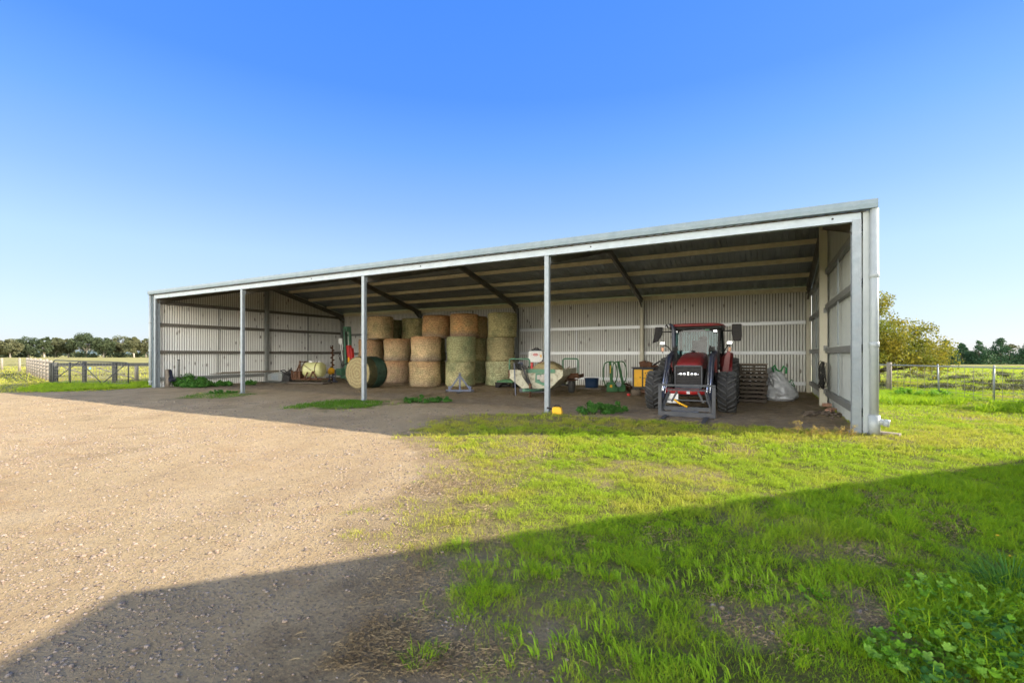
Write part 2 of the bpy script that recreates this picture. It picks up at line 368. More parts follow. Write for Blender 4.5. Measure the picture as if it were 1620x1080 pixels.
def masks(x, y):
    n = fbm(x, y, .9, 1)-.5; nf = fbm(x, y, 4, 5)-.5
    s0 = sd(x, y, YARD)
    g = sst(s0+n*.85+nf*1.1+.08, -.2, .3)
    st = 0
    for q in STRIPS: st = np.maximum(st, sst(-sd(x, y, q)+nf*1.6+n*.8, -.2, .3)*sst(fbm(x, y, 3.1, 77), .30, .55))
    g = np.maximum(g, st)
    dist = np.hypot(x, y)
    # bare / thatch patches
    dry = np.exp(-np.maximum(s0, 0)**2/1.1)*sst(fbm(x, y, 1.6, 9)+.12, .42, .62)*(s0 > -.35)*np.where(y < 9.5, .8, .3)
    dry = np.maximum(dry, sst(fbm(x, y, .8, 20), .60, .74)*.6*(dist < 30))
    for (px, py, r, a) in ((1395, 978, .30, 1.), (700, 1020, .36, 1), (860, 1060, .16, .9), (650, 985, .25, .9), (1180, 985, .22, .8), (620, 930, .35, .9), (1290, 960, .25, .7), (520, 1050, .36, 1), (640, 1080, .3, 1), (1000, 930, .2, .6)):
        cx, cy = gp(px, py); rr = np.hypot(x-cx, y-cy)/r
        dry = np.maximum(dry, a*sst(-rr+nf*2.2+n*.8, -1.45, -.55))
    strip = [gp(*p) for p in [(690, 656), (1340, 668), (1350, 692), (1100, 680), (690, 676)]]
    dry = np.maximum(dry, .75*sst(-sd(x, y, strip)+nf*1.2, -.3, .25)*sst(fbm(x, y, 2.6, 93), .34, .56))
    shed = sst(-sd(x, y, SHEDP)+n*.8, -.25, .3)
    g = g*(1-.85*dry*(dist < 26))
    return g, dry, shed, st

def graded(lo, hi, a, b, step, far):
    core = list(np.arange(a, b+1e-6, step)); out = core[:]
    s = step; v = b
    while v < hi: s *= 1.25; v += s; out.append(v)
    s = step; v = a
    while v > lo: s *= 1.25; v -= s; out.insert(0, v)
    return np.array(out)
gx = graded(-4500, 4500, -19, 17, .12, 0); gy = graded(-300, 6000, 1.2, 27, .12, 0)
X, Y = np.meshgrid(gx, gy); nx, ny = len(gx), len(gy)
xf, yf = X.ravel(), Y.ravel()
g_, dr_, sh_, st_ = masks(xf, yf)
near = np.exp(-(np.hypot(xf, yf)/60)**2)
def gz(x, y):
    nr = np.exp(-(np.hypot(x, y)/60)**2)
    return ((fbm(x, y, .5, 3)-.5)*.06+(fbm(x, y, 5, 2)-.5)*.018)*nr
zf = gz(xf, yf)
me = bpy.data.meshes.new('ground')
me.vertices.add(len(xf)); me.vertices.foreach_set('co', np.stack([xf, yf, zf], 1).ravel())
i0 = (np.arange(ny-1)[:, None]*nx+np.arange(nx-1)[None]).ravel()
q = np.stack([i0, i0+1, i0+nx+1, i0+nx], 1).ravel()
me.loops.add(len(q)); me.loops.foreach_set('vertex_index', q)
me.polygons.add(len(i0)); me.polygons.foreach_set('loop_start', np.arange(len(i0))*4)
me.polygons.foreach_set('use_smooth', np.ones(len(i0), bool))
for nm, arr in (('grass', g_), ('dry', dr_), ('shed', sh_)):
    at = me.attributes.new(nm, 'FLOAT', 'POINT'); at.data.foreach_set('value', arr.astype(np.float32))
me.update(); me.validate()
ground = bpy.data.objects.new('ground', me); COL.objects.link(ground)
tag(ground, 'flat farmyard ground of pale gravel, dirt and pasture', 'ground', None, 'structure')
def groundM():
    m, nt, b = newmat('farmyard_ground')
    def A(n_): a = nd(nt, 'ShaderNodeAttribute'); a.attribute_name = n_; return a.outputs['Fac']
    co = coord(nt)
    big = noise(nt, co, .35, 4); mid = noise(nt, co, 3, 6, .7); fine = noise(nt, co, 38, 6, .75); vf = noise(nt, co, 160, 3, .7)
    # gravel
    c = mixc(nt, ramp(nt, mid, .3, .7), (.40, .300, .160), (.50, .39, .225))
    c = mixc(nt, mathn(nt, 'MULTIPLY', ramp(nt, big, .4, .7), .5), c, (.43, .30, .165))
    v = nd(nt, 'ShaderNodeTexVoronoi'); v.inputs['Scale'].default_value = 42; lk(nt, co, v.inputs['Vector'])
    vh = nd(nt, 'ShaderNodeSeparateColor'); lk(nt, v.outputs['Color'], vh.inputs[0])
    peb = mathn(nt, 'MULTIPLY', ramp(nt, v.outputs['Distance'], .42, .30), mathn(nt, 'GREATER_THAN', vh.outputs[0], .55))
    pc = mixc(nt, vh.outputs[1], (.18, .14, .11), (.50, .43, .35))
    c = mixc(nt, mathn(nt, 'MULTIPLY', peb, .75), c, pc)
    c = mixc(nt, mathn(nt, 'MULTIPLY', ramp(nt, fine, .50, .34), .5), c, (.16, .115, .075))
    c = mixc(nt, mathn(nt, 'MULTIPLY', ramp(nt, vf, .55, .7), .35), c, (.48, .40, .31))
    strawpatch = mathn(nt, 'MULTIPLY', ramp(nt, noise(nt, coord(nt, (1, 2.2, 1)), .8, 6, .7), .56, .68), .45)
    c = mixc(nt, strawpatch, c, (.33, .205, .095))
    rut = noise(nt, coord(nt, (.9, .22, 1)), 1.3, 5, .6)
    c = mixc(nt, mathn(nt, 'MULTIPLY', ramp(nt, rut, .52, .66), .35), c, (.30, .215, .13))
    c = mixc(nt, mathn(nt, 'MULTIPLY', ramp(nt, rut, .46, .34), .35), c, (.52, .42, .28))
    # shed dirt
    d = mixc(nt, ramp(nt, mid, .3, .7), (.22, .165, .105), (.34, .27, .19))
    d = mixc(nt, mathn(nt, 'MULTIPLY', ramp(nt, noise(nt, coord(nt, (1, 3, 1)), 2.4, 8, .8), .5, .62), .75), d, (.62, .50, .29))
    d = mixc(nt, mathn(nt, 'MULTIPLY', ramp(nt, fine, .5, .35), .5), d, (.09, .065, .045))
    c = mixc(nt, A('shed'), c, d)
    # thatch
    th = mixc(nt, ramp(nt, fine, .35, .6), (.10, .07, .045), (.34, .25, .14))
    th = mixc(nt, ramp(nt, mid, .4, .7), th, mixc(nt, ramp(nt, fine, .35, .6), (.22, .16, .09), (.42, .33, .18)))
    c = mixc(nt, mathn(nt, 'MULTIPLY', A('dry'), ramp(nt, fine, .25, .5)), c, th)
    # grass soil + far field
    gr = mixc(nt, ramp(nt, mid, .3, .7), (.085, .10, .015), (.16, .16, .03))
    gr = mixc(nt, mathn(nt, 'MULTIPLY', ramp(nt, fine, .5, .36), .55), gr, (.08, .07, .03))
    fd = noise(nt, coord(nt, (.02, .1, 1)), 1, 6, .65)
    far = mixc(nt, ramp(nt, fd, .35, .65), (.26, .255, .075), (.37, .33, .135))
    far = mixc(nt, mathn(nt, 'MULTIPLY', ramp(nt, noise(nt, coord(nt, (.4, 1.6, 1)), 1, 6, .7), .50, .68), .45), far, (.13, .15, .045))
    le = nd(nt, 'ShaderNodeVectorMath', operation='LENGTH'); t = nd(nt, 'ShaderNodeTexCoord'); lk(nt, t.outputs['Object'], le.inputs[0])
    gr = mixc(nt, ramp(nt, le.outputs['Value'], 12, 32), gr, far)
    gf = mathn(nt, 'MULTIPLY', A('grass'), ramp(nt, mathn(nt, 'ADD', mathn(nt, 'MULTIPLY', A('grass'), .6), fine), .3, .75))
    c = mixc(nt, gf, c, gr)
    lk(nt, c, b.inputs['Base Color']); b.inputs['Roughness'].default_value = .9; b.inputs['Specular IOR Level'].default_value = .15
    h = mathn(nt, 'ADD', mathn(nt, 'MULTIPLY', peb, .6), mathn(nt, 'ADD', fine, mathn(nt, 'MULTIPLY', mid, 1.4)))
    bump(nt, b, h, 1.0, .035)
    return m
me.materials.append(groundM())

# ---------------------------------------------------------------- blades
def trimesh(name, V_, T_, mat, tint=None, parent=None):
    me = bpy.data.meshes.new(name); me.vertices.add(len(V_)); me.vertices.foreach_set('co', V_.astype(np.float32).ravel())
    me.loops.add(T_.size); me.loops.foreach_set('vertex_index', T_.astype(np.int32).ravel())
    me.polygons.add(len(T_)); me.polygons.foreach_set('loop_start', np.arange(len(T_))*T_.shape[1])
    if tint is not None:
        at = me.attributes.new('tint', 'FLOAT', 'POINT'); at.data.foreach_set('value', tint.astype(np.float32))
    me.update(); me.validate(); me.materials.append(mat)
    o = bpy.data.objects.new(name, me); COL.objects.link(o)
    if parent: o.parent = parent
    return o
def blades(x, y, h, w, lean, z0=None, az=None, curl=1.0):
    n = len(x); z0 = gz(x, y)-.004 if z0 is None else z0
    az = rng.random(n)*2*PI if az is None else az
    dx, dy = np.cos(az), np.sin(az)
    fa = rng.random(n)*2*PI; wx, wy = np.cos(fa)*w/2, np.sin(fa)*w/2
    L = lean*h
    P = np.zeros((n, 5, 3))
    P[:, 0] = np.stack([x-wx, y-wy, z0], 1); P[:, 1] = np.stack([x+wx, y+wy, z0], 1)
    mx, my, mz = x+dx*L*.35, y+dy*L*.35, z0+h*.6
    P[:, 2] = np.stack([mx-wx*.85, my-wy*.85, mz], 1); P[:, 3] = np.stack([mx+wx*.85, my+wy*.85, mz], 1)
    P[:, 4] = np.stack([x+dx*L, y+dy*L, z0+h*(1-.25*np.minimum(lean, 1.6)*curl)], 1)
    b = (np.arange(n)*5)[:, None]
    T = np.concatenate([b+[[0, 1, 3]], b+[[0, 3, 2]], b+[[2, 3, 4]]], 0)
    return P.reshape(-1, 3), T
def merge(parts):
    Vs = []; Ts = []; tt = []; o = 0
    for (v, t, k) in parts: Vs.append(v); Ts.append(t+o); tt.append(k); o += len(v)
    return np.concatenate(Vs), np.concatenate(Ts), np.concatenate(tt)
def samp(z0, z1, dens, xr=None):
    a = (1.32*(z0+z1)+2)*(z1-z0); n = int(a*dens)
    y = rng.uniform(z0, z1, int(n*1.3)); x = rng.uniform(-1, 1, len(y))*(1.32*z1+1)
    k = np.abs(x) < 1.32*y+1; return x[k][:n], y[k][:n]
def inshed(x, y): return sd(x, y, [sl(-LEN-.05, -.02), sl(-LEN-.05, DEP+.1), sl(.08, DEP+.1), sl(.08, -.02)]) < 0
parts = []
def shade_fg(x, y):     # foreground shadow: longer grass, its tint painted greener than the sunlit lawn
    return sst(6.9-.376*(7.66-x)-y, -.2, .4)
for (z0, z1, dens, hh, ww) in ((1.6, 4, 13000, .031, .0027), (4, 7, 7500, .038, .0042), (7, 11, 3200, .050, .0075), (11, 17, 1100, .05, .012), (17, 30, 240, .075, .024), (30, 60, 30, .11, .05)):
    x, y = samp(z0, z1, dens)
    g, dr, sh, st = masks(x, y)
    k = (rng.random(len(x)) < g*(.25+.75*sst(fbm(x, y, 5.0, 31), .36, .56))) & ~inshed(x, y) & (sd(x, y, YARD) > -6) & ~((x < -8) & (y > 17) & (rng.random(len(x)) < .65))
    k &= st < .25
    x, y, dr, st = x[k], y[k], dr[k], st[k]; n = len(x)
    cl = fbm(x, y, 3.3, 40); lush = shade_fg(x, y)
    h = hh*(.55+.9*rng.random(n))*(1+.75*lush*sst(cl, .45, .7))*(1+1.2*st)
    h *= 1+.9*sst(fbm(x, y, 1.2, 44), .58, .72)*lush
    h *= .5+1.1*sst(fbm(x, y, 6.5, 47), .3, .7)
    far = y > 17
    tint = np.clip(.42*(1-lush)*(.3+fbm(x, y, 1.1, 50))+.9*dr*(1-.5*lush)+.18*rng.random(n)+.5*sst(fbm(x, y, .9, 55), .5, .68)*(1-.75*lush)-.1-.45*st+.55*(x < -8)*(y > 17), 0, 1)  # less yellow inside the shadow mask: sunlit and shaded tones put into the tint
    v, t = blades(x, y, h, ww*(.6+.8*rng.random(n)), .3+1.1*rng.random(n))
    parts.append((v, t, np.repeat(tint, 5)))
# tufts in the foreground
tx, ty = samp(2.0, 7.5, 34)
g, dr, sh, st = masks(tx, ty); lush = shade_fg(tx, ty)
k = (g > .5) & (lush > .3) & (fbm(tx, ty, 1.3, 61) > .50) & (sd(tx, ty, YARD) > .1)
tx, ty = tx[k], ty[k]
ex = [gp(*p) for p in [(735, 975), (760, 960), (800, 1000), (690, 1030), (660, 1045), (1180, 880), (1150, 905)]]
tx = np.concatenate([tx, [e[0] for e in ex]]); ty = np.concatenate([ty, [e[1] for e in ex]])
nb = 75; R = .04+.05*rng.random(len(tx)); a = rng.random((len(tx), nb))*2*PI; r = np.sqrt(rng.random((len(tx), nb)))*R[:, None]
x = (tx[:, None]+r*np.cos(a)).ravel(); y = (ty[:, None]+r*np.sin(a)).ravel()
hs = np.repeat(.045+.05*rng.random(len(tx)), nb)*(.5+.7*rng.random(len(x)))
v, t = blades(x, y, hs, .0024+.0020*rng.random(len(x)), .35+.9*rng.random(len(x)), az=a.ravel()+rng.normal(0, .5, len(x)))
parts.append((v, t, np.clip(rng.normal(.08, .08, len(v)), 0, 1)))
# lush verge by the right fence and patch at left by the gate
def patch(poly, n, h0, h1, w, tn, lean=.8):
    P = [gp(*p) for p in poly]; xs = [p[0] for p in P]; ys = [p[1] for p in P]
    x = rng.uniform(min(xs), max(xs), n); y = rng.uniform(min(ys), max(ys), n)
    k = (sd(x, y, P)+(fbm(x, y, 1.5, 71)-.5)*1.2 < 0) & ~inshed(x, y)
    x, y = x[k], y[k]; m = len(x)
    h = (h0+(h1-h0)*fbm(x, y, 1.8, 72))*(.6+.7*rng.random(m))
    v, t = blades(x, y, h, w*(.6+.8*rng.random(m)), lean*(.3+rng.random(m)))
    parts.append((v, t, np.repeat(np.clip(rng.normal(tn, .08, m), 0, 1), 5)))
patch([(1370, 636), (1390, 622), (1500, 620), (1560, 634), (1480, 642), (1400, 640)], 24000, .10, .34, .016, .12)
patch([(1540, 652), (1580, 640), (1700, 636), (1700, 656)], 9000, .10, .32, .014, .08)
patch([(20, 618), (90, 606), (240, 606), (244, 612), (150, 617), (60, 622)], 26000, .05, .24, .02, .22)
patch([(1430, 1120), (1450, 1010), (1500, 960), (1560, 930), (1700, 930), (1700, 1120)], 7000, .08, .20, .005, .0, 1.1)
patch([(1180, 690), (1250, 680), (1345, 686), (1345, 694), (1240, 696)], 1500, .05, .16, .008, .9, .9)
v, t, k = merge(parts)
o = trimesh('grass', v, t, M['grass'], k)
tag(o, 'short patchy green and yellow grass growing over the yard', 'grass', None, 'stuff')
parts = []
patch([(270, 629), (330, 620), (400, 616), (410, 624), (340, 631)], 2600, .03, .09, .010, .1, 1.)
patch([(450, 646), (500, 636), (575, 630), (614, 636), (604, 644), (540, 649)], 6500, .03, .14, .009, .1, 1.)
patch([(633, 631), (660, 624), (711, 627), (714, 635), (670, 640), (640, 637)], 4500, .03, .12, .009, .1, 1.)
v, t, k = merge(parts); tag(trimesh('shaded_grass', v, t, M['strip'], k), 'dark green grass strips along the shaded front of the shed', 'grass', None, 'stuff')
# broad bright blades
bx, by = [], []
for (px, py, n, sx, sy) in ((975, 880, 16, .30, .12), (1070, 880, 12, .3, .12), (1150, 890, 10, .3, .1), (1000, 915, 12, .35, .10), (1100, 925, 18, .30, .10), (1180, 920, 14, .25, .12), (1265, 925, 18, .28, .10), (1340, 920, 20, .30, .12), (1420, 930, 18, .3, .12), (1490, 925, 14, .25, .1), (1240, 960, 8, .15, .08),
                             (880, 1030, 14, .2, .08), (930, 1010, 14, .2, .08), (1000, 1050, 20, .25, .07), (1080, 1060, 20, .25, .06), (1160, 1075, 14, .2, .05), (1030, 970, 12, .2, .08), (940, 960, 12, .2, .1), (860, 880, 14, .3, .2), (1230, 850, 12, .25, .2), (1390, 860, 12, .2, .15), (1440, 830, 8, .3, .2), (1040, 940, 14, .15, .06), (800, 900, 14, .2, .12)):
    cx, cy = gp(px, py)
    for i in range(n):
        ux, uy = cx+random.gauss(0, sx*.6), cy+random.gauss(0, sy*.9)
        for j in range(random.randint(3, 7)): bx.append(ux+random.gauss(0, .012)); by.append(uy+random.gauss(0, .012))
bx, by = np.array(bx), np.array(by); m = len(bx)
v, t = blades(bx, by, .045+.06*rng.random(m), .0045+.004*rng.random(m), .15+.75*rng.random(m), az=rng.normal(2.6, .9, m))
o = trimesh('broad_grass', v, t, M['grass_broad']); tag(o, 'broad bright green grass blades standing in the shaded lawn', 'grass', None, 'stuff')
# dry straw lying about
parts = []
def lying(poly, n, l0, l1, w, z=.004):
    P = [gp(*p) if p[1] > 562 else p for p in poly]; xs = [p[0] for p in P]; ys = [p[1] for p in P]
    x = rng.uniform(min(xs), max(xs), n); y = rng.uniform(min(ys), max(ys), n)
    k = (sd(x, y, P)+(fbm(x, y, 1.7, 87)-.42)*1.0+np.abs(rng.normal(0, .14, n)) < 0) & (fbm(x, y, 1.4, 81)+rng.normal(0, .07, n) > .46); x, y = x[k], y[k]; m = len(x)
    a = rng.random(m)*2*PI; L = l0+(l1-l0)*rng.random(m)**2; dx, dy = np.cos(a)*L/2, np.sin(a)*L/2; px, py = -np.sin(a)*w/2, np.cos(a)*w/2
    z0 = gz(x, y)+z+rng.random(m)*.012; dz = rng.normal(0, .1, m)*L; bend = rng.normal(0, .07, m)*L
    P_ = np.stack([np.stack([x-dx, y-dy, z0-dz*.2], 1), np.stack([x-px/w*bend-px, y-py/w*bend-py, z0+.004], 1), np.stack([x-px/w*bend+px, y-py/w*bend+py, z0+.008], 1), np.stack([x+dx, y+dy, z0+np.abs(dz)], 1)], 1)
    b = (np.arange(m)*4)[:, None]; T = np.concatenate([b+[[0, 1, 2]], b+[[2, 1, 3]]], 0)
    parts.append((P_.reshape(-1, 3), T, np.zeros(m*4)))
lying([(380, 1110), (470, 1040), (540, 990), (640, 960), (740, 960), (880, 1030), (960, 1110)], 20000, .012, .055, .0013)
lying([(380, 1110), (470, 1040), (540, 990), (640, 960), (740, 960), (880, 1030), (960, 1110)], 900, .05, .13, .0020)
lying([(540, 980), (560, 870), (640, 830), (760, 810), (740, 960), (640, 960)], 7000, .012, .06, .0016)
lying([(280, 1100), (520, 930), (640, 860), (760, 800), (1000, 1000), (900, 1100)], 500, .05, .16, .0022)
lying([(540, 850), (600, 790), (700, 740), (820, 760), (760, 860), (640, 870)], 9000, .02, .09, .003)
lying([(1060, 1000), (1150, 930), (1450, 940), (1480, 1020), (1300, 1060)], 12000, .012, .05, .0012)
lying([(620, 1100), (640, 900), (760, 850), (1620, 730), (1620, 1100)], 60000, .012, .055, .0015)
lying([(640, 700), (720, 690), (1350, 690), (1350, 710), (820, 780), (700, 780)], 16000, .02, .07, .006)
lying([(440, 632), (560, 612), (700, 612), (1000, 612), (1300, 630), (1340, 680), (1040, 662), (760, 650)], 34000, .04, .22, .011)
lying([(560, 622), (560, 611), (860, 609), (960, 615), (960, 630), (700, 628)], 30000, .04, .2, .012)
v, t, k = merge(parts)
o = trimesh('dry_straw', v, t, M['straw']); tag(o, 'loose dry straw and dead grass stalks lying on the ground', 'straw', None, 'stuff')
# pebbles
def pebbles():
    parts = []
    ico = np.array([(0, 0, 1), (.89, 0, .45), (.28, .85, .45), (-.72, .53, .45), (-.72, -.53, .45), (.28, -.85, .45), (.72, .53, -.45), (-.28, .85, -.45), (-.89, 0, -.45), (-.28, -.85, -.45), (.72, -.53, -.45), (0, 0, -1)])
    tri = np.array([(0, 1, 2), (0, 2, 3), (0, 3, 4), (0, 4, 5), (0, 5, 1), (1, 6, 2), (2, 7, 3), (3, 8, 4), (4, 9, 5), (5, 10, 1), (6, 7, 2), (7, 8, 3), (8, 9, 4), (9, 10, 5), (10, 6, 1), (11, 7, 6), (11, 8, 7), (11, 9, 8), (11, 10, 9), (11, 6, 10)])
    for (z0, z1, dens, r0) in ((1.9, 3.6, 1150, .0058), (3.6, 6, 650, .0074), (6, 10, 300, .0092), (10, 16, 70, .011)):
        x, y = samp(z0, z1, dens); g, dr, sh, st = masks(x, y)
        k = (g < .35) & (rng.random(len(x)) < (1-.5*dr)*(.25+1.2*sst(fbm(x, y, .7, 91), .35, .65))) & ~inshed(x, y)
        x, y = x[k], y[k]; m = len(x)
        r = r0*(.45+np.minimum(rng.exponential(.45, m), 2.4))
        sc = np.stack([r*(.8+.5*rng.random(m)), r*(.8+.5*rng.random(m)), r*(.45+.3*rng.random(m))], 1)
        P = ico[None]*sc[:, None]*(1+.3*(rng.random((m, 12, 1))-.5))
        a = rng.random(m)*2*PI; ca, sa = np.cos(a)[:, None], np.sin(a)[:, None]
        Q = np.stack([P[..., 0]*ca-P[..., 1]*sa+x[:, None], P[..., 0]*sa+P[..., 1]*ca+y[:, None], P[..., 2]+(gz(x, y)+r*.18)[:, None]], 2)
        parts.append((Q.reshape(-1, 3), ((np.arange(m)*12)[:, None, None]+tri[None]).reshape(-1, 3), np.zeros(m*12)))
    v, t, k = merge(parts)
    return v, t
def pebM():
    m, nt, b = newmat('gravel_stones'); g = nd(nt, 'ShaderNodeNewGeometry')
    cr = nd(nt, 'ShaderNodeValToRGB'); lk(nt, g.outputs['Random Per Island'], cr.inputs[0])
    e = cr.color_ramp.elements; e[0].color = (.09, .075, .065, 1); e[1].color = (.38, .30, .23, 1)
    for p_, c_ in ((.3, (.26, .19, .14, 1)), (.55, (.29, .22, .155, 1)), (.8, (.21, .19, .17, 1))):
        q = e.new(p_); q.color = c_
    lk(nt, mixc(nt, mathn(nt, 'MULTIPLY', noise(nt, coord(nt), 90, 3), .5), cr.outputs[0], (.3, .22, .15)), b.inputs['Base Color']); b.inputs['Roughness'].default_value = .85
    return m
v, t = pebbles(); o = trimesh('gravel_stones', v, t, pebM()); tag(o, 'small loose stones scattered over the gravel', 'gravel', None, 'stuff')

# ---------------------------------------------------------------- leaves / trees
def leafcloud(C_, n, size, spread, flat=1.0, droop=0):
    """C_: (k,3) cluster centres with radii (k,) -> triangles pairs (quads) as leaves"""
    k = rng.integers(0, len(C_), n)
    d = rng.normal(0, 1, (n, 3)); d /= np.linalg.norm(d, axis=1)[:, None]+1e-9
    r = rng.random(n)**(1/2.2)
    c = C_[k, :3]+d*(r*C_[k, 3]*spread)[:, None]*[1, 1, flat]
    a = rng.normal(0, 1, (n, 3)); a[:, 2] -= droop; a /= np.linalg.norm(a, axis=1)[:, None]
    b = np.cross(a, rng.normal(0, 1, (n, 3))); b /= np.linalg.norm(b, axis=1)[:, None]+1e-9
    s = size*(.6+.8*rng.random(n))[:, None]
    P = np.stack([c-a*s*.5, c+b*s*.3, c+a*s*.5, c-b*s*.3], 1)
    return P.reshape(-1, 3), (np.arange(n)*4)[:, None]+np.array([[0, 1, 2, 3]])
def crown_clusters(cx, cz, rx, rz, n, rr, ry=None, top=1.0):
    out = []
    ry = ry or rx
    while len(out) < n:
        p = np.array([random.uniform(-1, 1) for _ in range(3)]); q = np.linalg.norm(p)
        if q > 1 or q < .35: continue
        out.append((cx+p[0]*rx, p[1]*ry, cz+p[2]*rz, rr*random.uniform(.6, 1.3)))
    return np.array(out)
def tree(name, loc, h, w, mat, bark, label, cat, group=None, nleaf=3500, leaf=.5, base=.12, rr=None, ncl=34, trunk=.3, flat=.75, droop=.3, conic=False, dome=False):
    e = empty(name, loc, random.uniform(0, 6), label, cat, group)
    if conic:
        cl = []
        for i in range(ncl*2):
            t = random.random()**1.7; z = h*(base+(1-base)*t); r = w/2*(1-t)**.75*random.uniform(.35, 1.05)
            a = random.uniform(0, 2*PI); cl.append((r*math.cos(a), r*math.sin(a), z-.08*r, (rr or w*.12)*random.uniform(.5, 1.1)*(1-.55*t)))
        C_ = np.array(cl)
    elif dome:
        cl = []
        while len(cl) < ncl:
            x, y, z = random.uniform(-1, 1), random.uniform(-1, 1), random.random()
            lim = (1-z)**.62
            if math.hypot(x, y) > lim or math.hypot(x, y) < .3*lim: continue
            cl.append((x*w/2, y*w/2, h*(base+(1-base)*z*.97), (rr or .4)*random.uniform(.5, 1.2)*(1-.35*z)))
        C_ = np.array(cl)
    else:
        zc = h*(base+1)/2; C_ = crown_clusters(0, zc, w/2*.86, h*(1-base)/2*.86, ncl, rr or w*.16)
        C_[:, 2] = np.maximum(C_[:, 2], h*base+.1)
    m = MB(); lean = random.uniform(-.04, .04)*h
    tt = h*(.55 if not conic else .95)
    m.tube([(0, 0, -.1), (lean*.3, 0, tt*.35), (lean, lean*.4, tt*.7), (lean, lean*.5, tt)], [trunk, trunk*.75, trunk*.5, trunk*.12], 8)
    for i in range(0, len(C_), 3 if not conic else 9):
        c = C_[i]; z0 = min(max(c[2]*.55, h*.12), tt*.9); f = z0/tt
        m.tube([(lean*f, lean*.4*f, z0), (c[0]*.5, c[1]*.5, (z0+c[2])/2-.02*h), (c[0], c[1], c[2])], [trunk*.35, trunk*.2, trunk*.06], 5, caps=False)
    m.build('trunk', bark, e, fix=False)
    v, t = leafcloud(C_, nleaf, leaf, 1.25, flat, droop)
    trimesh('crown', v, t, mat, parent=e)
    return e
# gums on the left horizon
ZG = 270
for (x0, x1, ty, kind, lab) in ((-30, 4, 537, 1, 'pale olive gum at the left edge of the photo, cut by the frame'), (2, 30, 536, 1, 'olive gum with pale trunk, second tree from the left edge'), (28, 62, 533.5, 0, 'dark round gum standing left of the tall thin one'),
        (60, 80, 531.0, 0, 'thin tall gum with an open top in the left tree line'), (76, 101, 533.8, 1, 'mid sized olive gum right of the thin tall one'), (97, 120, 535, 2, 'brownish gum just left of the tallest tree'),
        (116, 158, 526.5, 0, 'tallest and broadest dark gum of the left tree line'), (150, 178, 532.5, 0, 'lower dark gum leaning on the right side of the tallest'), (172, 205, 530.5, 1, 'olive broad gum right of the tallest trees'),
        (200, 224, 532, 1, 'grey green gum second from the shed wall'), (218, 244, 532.6, 2, 'pale sunlit gum beside the shed\'s left downpipe'), (240, 275, 534, 1, 'gum hidden mostly behind the shed\'s left corner')):
    if x0 > 238: continue
    Z = ZG+random.uniform(-12, 12); cx = (x0+x1)/2; w = (x1-x0)/F*Z*1.1; hh = (562.5-ty)/F*Z+1.2
    tree('gum_tree', pz(cx, Z), hh, w, M['gum'] if kind == 0 else M['gum_pale'], M['gumbark'], lab, 'tree', 'gum trees along the left horizon', 8500, .68, .10, w*.115, 46, .45, .8)
# low scrub under the gums
C_ = np.array([(*pz(random.uniform(-60, 300), ZG+random.uniform(0, 25)), random.uniform(.6, 2.2), random.uniform(1.2, 2.6)) for _ in range(170)])
v, t = leafcloud(C_, 9000, .9, 1.2, .7)
tag(trimesh('scrub', v, t, M['gum']), 'low dark scrub under the gum trees on the horizon', 'scrub', None, 'stuff')
# cypresses right
for (x0, x1, ty, lab) in ((1425, 1470, 560, 'low dark bush showing under the autumn tree'), (1480, 1512, 541, 'cypress half hidden by the autumn tree\'s right side'), (1507, 1534, 544.5, 'smallest cypress, second in the row from the autumn tree'), (1530, 1567, 541, 'cypress in the middle of the right row'),
        (1560, 1606, 538, 'tallest and broadest cypress of the right row'), (1604, 1650, 544, 'cypress cut off by the right edge of the photo')):
    Z = 78+random.uniform(-3, 3); w = (x1-x0)/F*Z*1.25; hh = (577-ty)/F*Z
    tree('cypress_tree', pz((x0+x1)/2, Z), hh, w, M['cypress'], M['bark'], lab, 'tree', 'cypress trees beyond the right paddock', 6500, .22, .0, w*.15, 40, .14, 1.0, -.8, conic=True)
C_ = np.array([(*pz(random.uniform(1400, 1750), 210+random.uniform(0, 25)), random.uniform(.3, 1.6), random.uniform(.8, 2.)) for _ in range(80)])
v, t = leafcloud(C_, 5000, .7, 1.2, .7)
tag(trimesh('far_scrub', v, t, M['gum']), 'far low scrub on the right horizon', 'scrub', None, 'stuff')
tree('gum_tree', pz(1597, 120), 4.6, 3.2, M['gum_pale'], M['gumbark'], 'sparse flat topped tree behind the two right cypresses', 'tree', None, 900, .3, .55, .5, 14, .12, .5)
# autumn tree
tree('autumn_tree', pz(1388, 25.5), 4.85, 6.9, M['autumn'], M['bark'], 'yellow leaved autumn tree beside the shed wall', 'tree', None, 32000, .11, .21, .66, 170, .14, .8, .2, dome=True)
# tree standing right of the view that shades the verge
tree('autumn_tree', (21.3, 12.6), 4.4, 3.2, M['autumn'], M['bark'], 'small tree outside the right edge shading the verge', 'tree', None, 5000, .16, .3, .5, 30, .12, .8, .2)
# distant hills
def hills():
    m = MB(); n = 90
    for row, (Z, hm, sd_) in enumerate(((2600, 42, 1), (3600, 70, 5))):
        pts = []
        for i in range(n+1):
            x = -4200+8400*i/n; hh = hm*float(fbm(np.array([x]), np.array([0.]), .0011, sd_+30)[0])*1.1
            hh *= .25+.75*min(1, max(0, (-x+600)/2200)) ; pts.append((x, hh))
        vs = [(x, Z-320, -2) for x, z in pts]+[(x, Z, max(z, 1)) for x, z in pts]+[(x, Z+320, -2) for x, z in pts]
        k = n+1
        m.add(vs, [(i, i+1, k+i+1, k+i) for i in range(n)]+[(k+i, k+i+1, 2*k+i+1, 2*k+i) for i in range(n)], True)
    return m.build('hills', pm('wooded_hills', (.10, .16, .16), (.13, .19, .18), .01, .9), fix=False)
tag(hills(), 'low wooded hills on the horizon', 'hills', None, 'structure')
